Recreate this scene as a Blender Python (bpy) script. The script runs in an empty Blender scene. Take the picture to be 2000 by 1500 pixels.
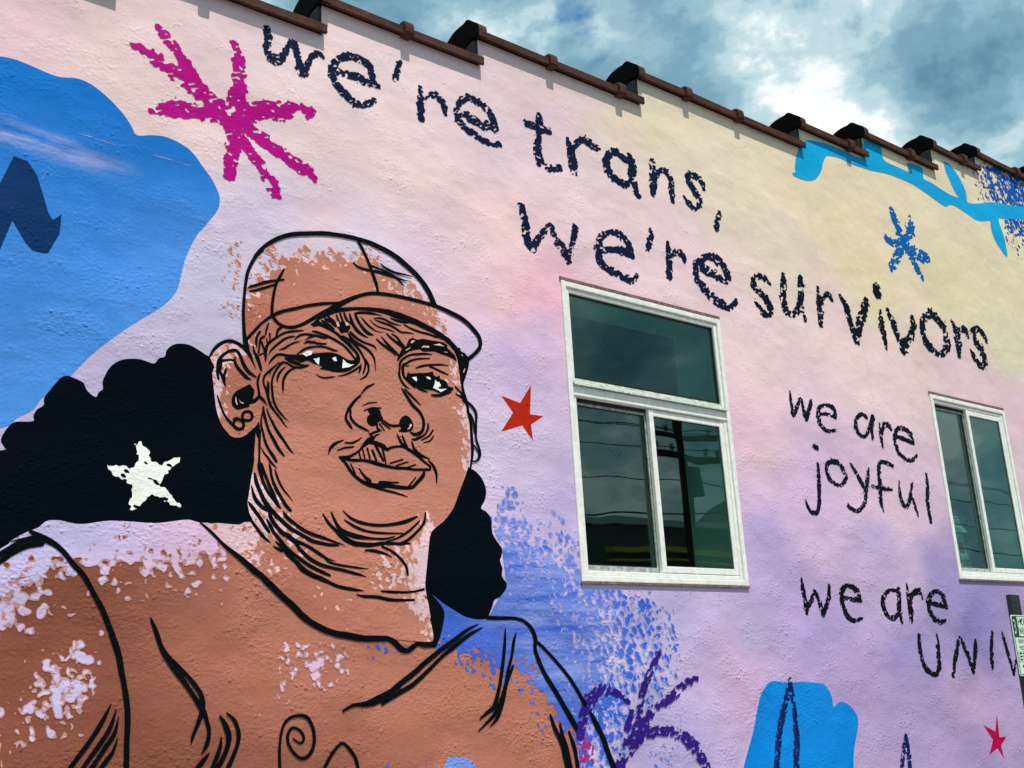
import bpy, bmesh, math, random
import numpy as np
from mathutils import Matrix, Vector
from mathutils.geometry import tessellate_polygon

scene = bpy.context.scene
col = scene.collection
rng = np.random.default_rng(7)
random.seed(7)

# ------------------------------------------------------------------ camera
cam_d = bpy.data.cameras.new('camera')
cam = bpy.data.objects.new('camera', cam_d)
col.objects.link(cam)
cam_d.sensor_width = 36.0
cam_d.lens = 36.0 * 2130.571 / 2000.0
cam_d.clip_start = 0.05
cam_d.clip_end = 4000.0
R = ((0.78098625, 0.13163009, 0.61051945), (-0.62230434, 0.24679907, 0.74285095), (-0.05289409, -0.96008528, 0.27466065))
cam.matrix_world = Matrix(((R[0][0], -R[0][1], -R[0][2], 0.0), (R[1][0], -R[1][1], -R[1][2], -3.87), (R[2][0], -R[2][1], -R[2][2], 1.65), (0, 0, 0, 1)))
scene.camera = cam

# ------------------------------------------------------------------ sky and sun
TO_SUN = Vector((-0.06, -1.0, 2.15)).normalized()
world = bpy.data.worlds.new('World')
scene.world = world
world.use_nodes = True
wn = world.node_tree
wn.nodes.clear()
def N(nt, typ, **kw):
    n = nt.nodes.new(typ)
    for k, v in kw.items():
        setattr(n, k, v)
    return n
sky = N(wn, 'ShaderNodeTexSky', sky_type='NISHITA', sun_disc=False)
sky.sun_elevation = math.asin(TO_SUN.z)
sky.sun_rotation = math.atan2(TO_SUN.x, TO_SUN.y)
sky.air_density = 1.2
sky.dust_density = 0.6
def MathN(nt, op, a, b=None, clamp=False):
    n = N(nt, 'ShaderNodeMath', operation=op, use_clamp=clamp)
    for i, v in enumerate((a, b)):
        if v is None:
            continue
        if isinstance(v, (int, float)):
            n.inputs[i].default_value = v
        else:
            nt.links.new(v, n.inputs[i])
    return n.outputs[0]
def MixC(nt, fac, a, b, mode='MIX'):
    n = N(nt, 'ShaderNodeMix', data_type='RGBA', blend_type=mode)
    n.clamp_factor = True
    for i, v in ((0, fac), (6, a), (7, b)):
        if isinstance(v, (int, float)):
            n.inputs[i].default_value = v
        elif isinstance(v, (tuple, list)):
            n.inputs[i].default_value = (*v[:3], 1.0)
        else:
            nt.links.new(v, n.inputs[i])
    return n.outputs[2]
def Ramp(nt, fac, stops, interp='EASE'):
    n = N(nt, 'ShaderNodeValToRGB')
    n.color_ramp.interpolation = interp
    while len(n.color_ramp.elements) < len(stops):
        n.color_ramp.elements.new(0.5)
    for e, (p, c) in zip(n.color_ramp.elements, stops):
        e.position = p
        e.color = (*c, 1.0) if len(c) == 3 else c
    nt.links.new(fac, n.inputs[0])
    return n.outputs[0]
def Noise(nt, vec, scale, detail=2.0, rough=0.5, dist=0.0, dims='3D', w=None):
    n = N(nt, 'ShaderNodeTexNoise', noise_dimensions=dims)
    n.inputs['Scale'].default_value = scale
    n.inputs['Detail'].default_value = detail
    n.inputs['Roughness'].default_value = rough
    n.inputs['Distortion'].default_value = dist
    if vec is not None:
        nt.links.new(vec, n.inputs['Vector'])
    return n.outputs[0]

wtc = N(wn, 'ShaderNodeTexCoord')
cmap = N(wn, 'ShaderNodeMapping')
cmap.inputs['Location'].default_value = (3.3, 8.8, 5.1)
cmap.inputs['Rotation'].default_value = (0.0, 0.0, math.radians(10.0))
cmap.inputs['Scale'].default_value = (1.0, 1.0, 1.5)
wn.links.new(wtc.outputs['Generated'], cmap.inputs['Vector'])
cov = Noise(wn, cmap.outputs[0], 4.6, 6.0, 0.55, 0.2)
lum = Noise(wn, cmap.outputs[0], 6.5, 9.0, 0.60, 0.12)
lum2 = Noise(wn, cmap.outputs[0], 3.1, 2.0, 0.5, 0.1)
l_mix = MathN(wn, 'ADD', MathN(wn, 'MULTIPLY', lum, 0.62), MathN(wn, 'MULTIPLY', lum2, 0.38))
cloud = Ramp(wn, l_mix, [(0.40, (0.13, 0.29, 0.40)), (0.455, (0.21, 0.40, 0.52)), (0.50, (0.33, 0.54, 0.64)), (0.54, (0.54, 0.73, 0.79)), (0.595, (1.04, 1.10, 1.09))])
cmask = Ramp(wn, cov, [(0.33, (0, 0, 0)), (0.41, (1, 1, 1))])
skyc = N(wn, 'ShaderNodeVectorMath', operation='SCALE')
wn.links.new(sky.outputs[0], skyc.inputs[0])
skyc.inputs['Scale'].default_value = 0.13
cl = N(wn, 'ShaderNodeVectorMath', operation='SCALE')
wn.links.new(cloud, cl.inputs[0])
cl.inputs['Scale'].default_value = 0.95
blue = MixC(wn, 1.0, skyc.outputs[0], (0.30, 0.78, 1.0), 'MULTIPLY')
mixsky = MixC(wn, cmask, blue, cl.outputs[0])
bg = N(wn, 'ShaderNodeBackground')
bg.inputs['Strength'].default_value = 1.0
wn.links.new(mixsky, bg.inputs['Color'])
wo = N(wn, 'ShaderNodeOutputWorld')
wn.links.new(bg.outputs[0], wo.inputs[0])

sun_d = bpy.data.lights.new('sun', 'SUN')
sun_d.energy = 4.9
sun_d.angle = math.radians(0.5)
sun_d.color = (1.0, 0.905, 0.80)
sun = bpy.data.objects.new('sun', sun_d)
col.objects.link(sun)
sun.rotation_euler = (-TO_SUN).to_track_quat('-Z', 'Y').to_euler()

scene.view_settings.view_transform = 'Standard'
scene.view_settings.look = 'None'
scene.view_settings.exposure = 0.04
scene.view_settings.gamma = 1.0
scene.view_settings.use_curve_mapping = False
scene.render.engine = 'CYCLES'

# ------------------------------------------------------------------ helpers
def lin(r, g, b):
    f = lambda c: c / 12.92 if c <= 0.04045 else ((c + 0.055) / 1.055) ** 2.4
    return tuple(f(v / 255.0) for v in (r, g, b))

def mesh_obj(name, verts, faces, mat=None, parent=None, smooth=False):
    me = bpy.data.meshes.new(name)
    me.from_pydata([tuple(v) for v in verts], [], [tuple(f) for f in faces])
    if smooth:
        me.polygons.foreach_set('use_smooth', [True] * len(me.polygons))
    if mat:
        me.materials.append(mat)
    o = bpy.data.objects.new(name, me)
    col.objects.link(o)
    if parent:
        o.parent = parent
    return o

def bm_obj(name, bm, mat=None, parent=None, smooth=False):
    me = bpy.data.meshes.new(name)
    bm.to_mesh(me)
    bm.free()
    if smooth:
        me.polygons.foreach_set('use_smooth', [True] * len(me.polygons))
    if mat:
        me.materials.append(mat)
    o = bpy.data.objects.new(name, me)
    col.objects.link(o)
    if parent:
        o.parent = parent
    return o

def add_box(bm, x0, x1, y0, y1, z0, z1, bevel=0.0):
    r = bmesh.ops.create_cube(bm, size=1.0)
    vs = r['verts']
    bmesh.ops.scale(bm, vec=(x1 - x0, y1 - y0, z1 - z0), verts=vs)
    bmesh.ops.translate(bm, vec=((x0 + x1) / 2, (y0 + y1) / 2, (z0 + z1) / 2), verts=vs)
    if bevel > 0:
        es = list({e for v in vs for e in v.link_edges})
        bmesh.ops.bevel(bm, geom=es, offset=bevel, segments=2, affect='EDGES', profile=0.5)

def box_obj(name, b, mat, parent=None, bevel=0.0):
    bm = bmesh.new()
    add_box(bm, *b, bevel=bevel)
    return bm_obj(name, bm, mat, parent)

def add_cyl(bm, p0, p1, r0, r1=None, n=10):
    p0 = Vector(p0); p1 = Vector(p1)
    r1 = r0 if r1 is None else r1
    d = p1 - p0
    q = d.to_track_quat('Z', 'Y').to_matrix()
    ring = []
    for p, r in ((p0, r0), (p1, r1)):
        ring.append([bm.verts.new(p + q @ Vector((r * math.cos(2 * math.pi * i / n), r * math.sin(2 * math.pi * i / n), 0))) for i in range(n)])
    for i in range(n):
        j = (i + 1) % n
        bm.faces.new((ring[0][i], ring[0][j], ring[1][j], ring[1][i]))
    bm.faces.new(ring[0][::-1])
    bm.faces.new(ring[1])

def thing(name, label, cat, loc=(0, 0, 0), group=None):
    o = bpy.data.objects.new(name, None)
    col.objects.link(o)
    o.location = loc
    tag(o, label, cat, group)
    return o

def tag(o, label=None, cat=None, group=None, kind=None):
    if label: o['label'] = label
    if cat: o['category'] = cat
    if group: o['group'] = group
    if kind: o['kind'] = kind
    return o

# ------------------------------------------------------------------ materials
def new_mat(name):
    m = bpy.data.materials.new(name)
    m.use_nodes = True
    nt = m.node_tree
    nt.nodes.clear()
    out = N(nt, 'ShaderNodeOutputMaterial')
    b = N(nt, 'ShaderNodeBsdfPrincipled')
    nt.links.new(b.outputs[0], out.inputs[0])
    return m, nt, b

def make_stucco_group():
    g = bpy.data.node_groups.new('stucco_relief', 'ShaderNodeTree')
    g.interface.new_socket('Normal', in_out='OUTPUT', socket_type='NodeSocketVector')
    g.interface.new_socket('Mottle', in_out='OUTPUT', socket_type='NodeSocketFloat')
    g.interface.new_socket('Fine', in_out='OUTPUT', socket_type='NodeSocketFloat')
    go = N(g, 'NodeGroupOutput')
    geo = N(g, 'ShaderNodeNewGeometry')
    P = geo.outputs['Position']
    st = N(g, 'ShaderNodeMapping')
    st.inputs['Scale'].default_value = (0.9, 1.0, 1.15)
    g.links.new(P, st.inputs['Vector'])
    big = Noise(g, P, 1.7, 1.0, 0.45)
    sw = Noise(g, st.outputs[0], 5.0, 2.0, 0.5)
    fine = Noise(g, st.outputs[0], 62.0, 2.0, 0.6)
    vor = N(g, 'ShaderNodeTexVoronoi', feature='F1')
    vor.inputs['Scale'].default_value = 48.0
    g.links.new(P, vor.inputs['Vector'])
    vc = N(g, 'ShaderNodeSeparateXYZ')
    g.links.new(vor.outputs['Color'], vc.inputs[0])
    pim = MathN(g, 'MULTIPLY', MathN(g, 'SUBTRACT', 0.42, vor.outputs['Distance'], True), 2.4)
    pim = MathN(g, 'MULTIPLY', pim, MathN(g, 'SUBTRACT', vc.outputs[0], 0.45, True))
    pmask = MathN(g, 'ADD', MathN(g, 'MULTIPLY', MathN(g, 'SUBTRACT', sw, 0.48), 6.0, True), 0.25)
    pim = MathN(g, 'MULTIPLY', MathN(g, 'MULTIPLY', pim, pmask), 0.0115)
    # coarse dash coat low on the left, floated smooth high on the right
    sx = N(g, 'ShaderNodeSeparateXYZ')
    g.links.new(P, sx.inputs[0])
    grade = MathN(g, 'SUBTRACT', MathN(g, 'SUBTRACT', 1.52, MathN(g, 'MULTIPLY', sx.outputs[2], 0.24)), MathN(g, 'MULTIPLY', sx.outputs[0], 0.055), True)
    grade = MathN(g, 'MAXIMUM', grade, 0.25)
    rough_amt = MathN(g, 'MULTIPLY', MathN(g, 'MAXIMUM', MathN(g, 'MULTIPLY', MathN(g, 'SUBTRACT', sw, 0.30), 3.6), 0.22), grade)
    h = MathN(g, 'MULTIPLY', MathN(g, 'MULTIPLY', big, 0.085), MathN(g, 'ADD', MathN(g, 'MULTIPLY', grade, 0.8), 0.2))
    h = MathN(g, 'ADD', h, MathN(g, 'MULTIPLY', sw, 0.009))
    f3 = MathN(g, 'MULTIPLY', MathN(g, 'MULTIPLY', fine, 0.0056), rough_amt)
    h = MathN(g, 'ADD', MathN(g, 'ADD', h, f3), MathN(g, 'MULTIPLY', pim, grade))
    # a few fine horizontal cracks where render lifts meet
    zc = MathN(g, 'ADD', sx.outputs[2], MathN(g, 'MULTIPLY', big, 0.10))
    per = MathN(g, 'ABSOLUTE', MathN(g, 'SUBTRACT', MathN(g, 'FRACT', MathN(g, 'MULTIPLY', zc, 0.86)), 0.5))
    crack = MathN(g, 'LESS_THAN', per, 0.0016)
    cm = MathN(g, 'GREATER_THAN', sw, 0.52)
    h = MathN(g, 'SUBTRACT', h, MathN(g, 'MULTIPLY', MathN(g, 'MULTIPLY', crack, cm), 0.0014))
    bump = N(g, 'ShaderNodeBump')
    bump.inputs['Strength'].default_value = 1.0
    bump.inputs['Distance'].default_value = 1.0
    g.links.new(h, bump.inputs['Height'])
    g.links.new(bump.outputs[0], go.inputs['Normal'])
    g.links.new(sw, go.inputs['Mottle'])
    g.links.new(fine, go.inputs['Fine'])
    return g
STUCCO = make_stucco_group()

def paint(name, c, c2=None, where=None, rough=0.75, wear=0.18, spec=None, streak=None, brushy=False):
    """brushed wall paint over the stucco; c2 mixes in around wall points where=[(x,z,radius),...]"""
    m, nt, b = new_mat(name)
    g = N(nt, 'ShaderNodeGroup')
    g.node_tree = STUCCO
    geo = N(nt, 'ShaderNodeNewGeometry')
    base = N(nt, 'ShaderNodeRGB')
    base.outputs[0].default_value = (*c, 1)
    cc = base.outputs[0]
    if c2 is not None:
        fac = None
        for (x, z, r) in where:
            d = N(nt, 'ShaderNodeVectorMath', operation='DISTANCE')
            nt.links.new(geo.outputs['Position'], d.inputs[0])
            d.inputs[1].default_value = (x, 0, z)
            k = MathN(nt, 'SUBTRACT', 1.0, MathN(nt, 'DIVIDE', d.outputs['Value'], r), True)
            fac = k if fac is None else MathN(nt, 'MAXIMUM', fac, k)
        fac = MathN(nt, 'MULTIPLY', fac, MathN(nt, 'ADD', MathN(nt, 'MULTIPLY', g.outputs['Mottle'], 1.2), 0.9), True)
        if brushy:
            bmn = N(nt, 'ShaderNodeMapping')
            bmn.inputs['Scale'].default_value = (2.2, 1.0, 20.0)
            nt.links.new(geo.outputs['Position'], bmn.inputs['Vector'])
            fac = MathN(nt, 'MULTIPLY', MathN(nt, 'MULTIPLY', fac, 1.3, True), MathN(nt, 'MULTIPLY', MathN(nt, 'SUBTRACT', Noise(nt, bmn.outputs[0], 1.0, 4.0, 0.65), 0.34), 2.2, True))
        cc = MixC(nt, fac, cc, c2)
    if streak:
        (ax, az), (bx, bz), wd, sc_ = streak
        L_ = math.hypot(bx - ax, bz - az)
        ux, uz = (bx - ax) / L_, (bz - az) / L_
        rel = N(nt, 'ShaderNodeVectorMath', operation='SUBTRACT')
        nt.links.new(geo.outputs['Position'], rel.inputs[0]); rel.inputs[1].default_value = (ax, 0, az)
        da = N(nt, 'ShaderNodeVectorMath', operation='DOT_PRODUCT'); nt.links.new(rel.outputs[0], da.inputs[0]); da.inputs[1].default_value = (ux, 0, uz)
        dc = N(nt, 'ShaderNodeVectorMath', operation='DOT_PRODUCT'); nt.links.new(rel.outputs[0], dc.inputs[0]); dc.inputs[1].default_value = (-uz, 0, ux)
        cv = N(nt, 'ShaderNodeCombineXYZ')
        nt.links.new(MathN(nt, 'MULTIPLY', da.outputs['Value'], 2.2), cv.inputs[0]); nt.links.new(MathN(nt, 'MULTIPLY', dc.outputs['Value'], 17.0), cv.inputs[1])
        nn = MathN(nt, 'MULTIPLY', MathN(nt, 'SUBTRACT', Noise(nt, cv.outputs[0], 1.0, 4.0, 0.6), 0.42), 4.0, True)
        ac = MathN(nt, 'SUBTRACT', 1.0, MathN(nt, 'DIVIDE', MathN(nt, 'ABSOLUTE', dc.outputs['Value']), wd), True)
        e1 = MathN(nt, 'MULTIPLY', MathN(nt, 'SUBTRACT', L_, da.outputs['Value']), 3.0, True)
        k = MathN(nt, 'MULTIPLY', MathN(nt, 'MULTIPLY', nn, ac), e1)
        cc = MixC(nt, MathN(nt, 'MULTIPLY', k, 0.75), cc, sc_)
    mot = MathN(nt, 'ADD', MathN(nt, 'MULTIPLY', MathN(nt, 'ADD', g.outputs['Mottle'], g.outputs['Fine']), wear), 1.0 - wear)
    sc = N(nt, 'ShaderNodeVectorMath', operation='SCALE')
    nt.links.new(cc, sc.inputs[0])
    nt.links.new(mot, sc.inputs['Scale'])
    nt.links.new(sc.outputs[0], b.inputs['Base Color'])
    b.inputs['Roughness'].default_value = rough
    b.inputs['Specular IOR Level'].default_value = spec if spec is not None else 0.07
    nt.links.new(g.outputs['Normal'], b.inputs['Normal'])
    return m

def simple(name, c, rough=0.6, metal=0.0, spec=0.4, noise=None, bump=0.0, bscale=60.0):
    m, nt, b = new_mat(name)
    geo = N(nt, 'ShaderNodeNewGeometry')
    if noise:
        n = Noise(nt, geo.outputs['Position'], noise[0], 5.0, 0.62)
        cc = MixC(nt, Ramp(nt, n, [(0.35, (0, 0, 0)), (0.68, (1, 1, 1))], 'LINEAR'), c, noise[1])
        nt.links.new(cc, b.inputs['Base Color'])
    else:
        b.inputs['Base Color'].default_value = (*c, 1)
    b.inputs['Roughness'].default_value = rough
    b.inputs['Metallic'].default_value = metal
    b.inputs['Specular IOR Level'].default_value = spec
    if bump:
        bp = N(nt, 'ShaderNodeBump')
        bp.inputs['Distance'].default_value = bump
        nt.links.new(Noise(nt, geo.outputs['Position'], bscale, 4.0, 0.6), bp.inputs['Height'])
        nt.links.new(bp.outputs[0], b.inputs['Normal'])
    return m

# mural pigments
M = {}
M['cloud'] = paint('paint_azure', lin(14, 110, 196), lin(72, 138, 218), [(1.2, 2.5, 1.45), (0.6, 2.5, 1.4), (1.6, 3.1, 0.8)], streak=((0.55, 3.735), (1.38, 3.69), 0.075, lin(196, 190, 222)))
M['zigzag'] = paint('paint_deep_blue', lin(4, 48, 98))
M['hair'] = paint('paint_black_blue', lin(2, 10, 20), rough=0.85, spec=0.03)
M['line'] = paint('paint_line_black', lin(3, 9, 14), rough=0.8, spec=0.05)
M['skin'] = paint('paint_skin', lin(184, 122, 105), lin(170, 106, 88), [(1.6, 3.15, 0.6), (2.0, 1.9, 0.5)])
M['torso'] = paint('paint_torso', lin(128, 76, 61), lin(170, 110, 92), [(2.15, 2.05, 0.85), (2.6, 1.75, 0.65), (3.0, 1.45, 0.75)])  # browner outer tones: own paint plus some wall shading put into the colour
M['palepink'] = paint('paint_pale_pink', lin(216, 184, 196))
M['lav'] = paint('paint_lavender', lin(210, 178, 208), lin(186, 178, 220), [(1.1, 2.3, 0.5), (1.3, 1.7, 0.5)])
M['cobalt'] = paint('paint_cobalt', lin(60, 96, 196), lin(150, 166, 226), [(3.2, 2.25, 0.5), (3.4, 1.95, 0.45)], brushy=True)
M['royal'] = paint('paint_royal_blue', lin(16, 84, 170))
M['rose'] = paint('paint_rose', lin(150, 40, 120))
M['white'] = paint('paint_white', lin(228, 236, 230))
M['slit'] = paint('paint_slit', lin(222, 180, 165))
M['magenta'] = paint('paint_magenta', lin(172, 4, 126))
M['navy'] = paint('paint_navy', lin(4, 22, 56))
M['navyd'] = paint('paint_dark_navy', lin(4, 15, 34))
M['inkblack'] = paint('paint_ink', lin(6, 9, 18))
M['blue2'] = paint('paint_signal_blue', lin(0, 92, 166))
M['indigo'] = paint('paint_indigo', lin(10, 30, 84))
M['purple'] = paint('paint_violet', lin(46, 22, 122))
M['hand'] = paint('paint_sky_blue', lin(0, 116, 200), lin(12, 130, 214), [(5.2, 1.7, 0.8)])
M['branch'] = paint('paint_cyan', lin(14, 158, 214))
M['star_red'] = paint('paint_brick_red', lin(168, 36, 12))
M['star_crimson'] = paint('paint_crimson', lin(158, 0, 62))
M['blue_patch'] = paint('paint_cornflower', lin(112, 140, 214))

M['wash_torso'] = paint('paint_wash_torso', lin(178, 136, 138))
M['wash_face'] = paint('paint_wash_face', lin(206, 162, 154))
M['wash_cap'] = paint('paint_wash_cap', lin(216, 180, 178))
M['wash_blue'] = paint('paint_wash_blue', lin(146, 150, 216))

# wall render: sprayed tints come from a colour attribute, relief from the stucco group
mw, nt, b = new_mat('paint_sprayed_wall')
g = N(nt, 'ShaderNodeGroup'); g.node_tree = STUCCO
at_n = N(nt, 'ShaderNodeAttribute', attribute_name='tint')
geo = N(nt, 'ShaderNodeNewGeometry')
mot = MathN(nt, 'ADD', MathN(nt, 'MULTIPLY', MathN(nt, 'ADD', g.outputs['Mottle'], g.outputs['Fine']), 0.12), 0.88)
sc = N(nt, 'ShaderNodeVectorMath', operation='SCALE')
nt.links.new(at_n.outputs['Color'], sc.inputs[0]); nt.links.new(mot, sc.inputs['Scale'])
spk = MathN(nt, 'GREATER_THAN', g.outputs['Fine'], 0.74)
cw = MixC(nt, MathN(nt, 'MULTIPLY', spk, 0.35), sc.outputs[0], (0.16, 0.11, 0.11))
# faint run-off stains
stm = N(nt, 'ShaderNodeMapping')
stm.inputs['Scale'].default_value = (5.0, 1.0, 0.45)
nt.links.new(geo.outputs['Position'], stm.inputs['Vector'])
stn = MathN(nt, 'MULTIPLY', MathN(nt, 'SUBTRACT', Noise(nt, stm.outputs[0], 1.6, 3.0, 0.6), 0.56), 3.0, True)
cw = MixC(nt, MathN(nt, 'MULTIPLY', stn, 0.22), cw, (0.42, 0.33, 0.33))
nt.links.new(cw, b.inputs['Base Color'])
b.inputs['Roughness'].default_value = 0.78
b.inputs['Specular IOR Level'].default_value = 0.12
nt.links.new(g.outputs['Normal'], b.inputs['Normal'])
M['wall'] = mw

M['plaster'] = simple('shaded_plaster', (0.055, 0.058, 0.056), 0.9, noise=(14.0, (0.03, 0.032, 0.032)), bump=0.01, bscale=40)
M['coping'] = simple('brown_glazed_coping', (0.088, 0.034, 0.021), 0.65, spec=0.12, noise=(13.0, (0.038, 0.016, 0.011)), bump=0.004, bscale=90)
M['coping_dark'] = simple('coping_painted_shade', (0.006, 0.005, 0.005), 0.95, spec=0.05)
M['frame'] = simple('white_aluminium', (0.84, 0.86, 0.83), 0.42, spec=0.5, noise=(26.0, (0.66, 0.70, 0.66)), bump=0.0006, bscale=30)
M['frame_dirty_shade'] = simple('dirty_shaded_aluminium', (0.46, 0.54, 0.50), 0.55, noise=(45.0, (0.17, 0.20, 0.18)))
M['gasket'] = simple('black_gasket', (0.012, 0.014, 0.014), 0.8)
M['caulk'] = simple('grimy_caulk_and_shade', (0.10, 0.065, 0.06), 0.95, noise=(60.0, (0.30, 0.19, 0.19)), bump=0.01, bscale=120)
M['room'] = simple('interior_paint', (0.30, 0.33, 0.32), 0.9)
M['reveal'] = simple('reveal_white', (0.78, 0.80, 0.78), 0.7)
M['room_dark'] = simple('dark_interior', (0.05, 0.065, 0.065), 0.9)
M['roof'] = simple('roof_felt', (0.06, 0.06, 0.06), 0.95, noise=(3.0, (0.09, 0.09, 0.088)))
M['sidewalk'] = simple('concrete_paving', (0.44, 0.41, 0.37), 0.9, noise=(2.2, (0.36, 0.34, 0.31)), bump=0.004, bscale=50)
M['asphalt'] = simple('asphalt', (0.055, 0.055, 0.056), 0.92, noise=(1.6, (0.04, 0.04, 0.042)), bump=0.01, bscale=120)
M['steel'] = simple('galvanised_steel', (0.05, 0.056, 0.056), 0.55, 0.55, noise=(30.0, (0.03, 0.034, 0.034)))
M['hole'] = simple('punched_hole', (0.004, 0.004, 0.005), 0.9)
M['sign_white'] = simple('sign_sheeting', (0.60, 0.78, 0.68), 0.35, noise=(18.0, (0.54, 0.72, 0.62)))
M['sign_green'] = simple('sign_green', (0.006, 0.05, 0.022), 0.4)
M['sign_mint'] = simple('sign_mint_figure', (0.42, 0.66, 0.56), 0.4)
M['timber'] = simple('creosoted_timber', (0.045, 0.032, 0.024), 0.9, noise=(6.0, (0.075, 0.055, 0.04)), bump=0.01, bscale=20)
M['ceramic'] = simple('grey_ceramic', (0.12, 0.13, 0.14), 0.3)
M['cable'] = simple('black_cable', (0.01, 0.01, 0.01), 0.7)
M['opp_wall'] = simple('grey_render', (0.16, 0.18, 0.18), 0.9, noise=(2.0, (0.12, 0.14, 0.14)))
M['opp_white'] = simple('white_trim', (0.70, 0.74, 0.73), 0.7)
M['yellow'] = simple('yellow_fascia', (0.85, 0.62, 0.08), 0.6)
M['dark_glass'] = simple('shop_glass', (0.01, 0.014, 0.015), 0.08, spec=0.6)
M['paper'] = simple('notice_paper', (0.62, 0.70, 0.62), 0.8)
M['paper_ink'] = simple('notice_ink', (0.02, 0.02, 0.02), 0.8)
M['wire_mesh'] = simple('screen_wire', (0.28, 0.34, 0.33), 0.5, 0.6)

# glass: clear body with a cool tint, mirror by Fresnel
mg = bpy.data.materials.new('window_glass')
mg.use_nodes = True
nt = mg.node_tree
nt.nodes.clear()
out = N(nt, 'ShaderNodeOutputMaterial')
tr = N(nt, 'ShaderNodeBsdfTransparent'); tr.inputs[0].default_value = (0.52, 0.72, 0.67, 1)
gl = N(nt, 'ShaderNodeBsdfGlossy'); gl.inputs['Roughness'].default_value = 0.0
gl.inputs['Color'].default_value = (0.78, 1.0, 0.97, 1)
geo = N(nt, 'ShaderNodeNewGeometry')
bp = N(nt, 'ShaderNodeBump'); bp.inputs['Distance'].default_value = 0.0011
nt.links.new(Noise(nt, geo.outputs['Position'], 2.6, 1.0, 0.4), bp.inputs['Height'])
nt.links.new(bp.outputs[0], gl.inputs['Normal'])
lw = N(nt, 'ShaderNodeLayerWeight'); lw.inputs[0].default_value = 0.5
schl = MathN(nt, 'ADD', MathN(nt, 'MULTIPLY', MathN(nt, 'POWER', lw.outputs['Facing'], 5.0), 0.95), 0.05)
ms = N(nt, 'ShaderNodeMixShader')
nt.links.new(MathN(nt, 'MULTIPLY', schl, 1.35, True), ms.inputs[0])
nt.links.new(tr.outputs[0], ms.inputs[1]); nt.links.new(gl.outputs[0], ms.inputs[2])
nt.links.new(ms.outputs[0], out.inputs[0])
M['glass'] = mg

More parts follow.
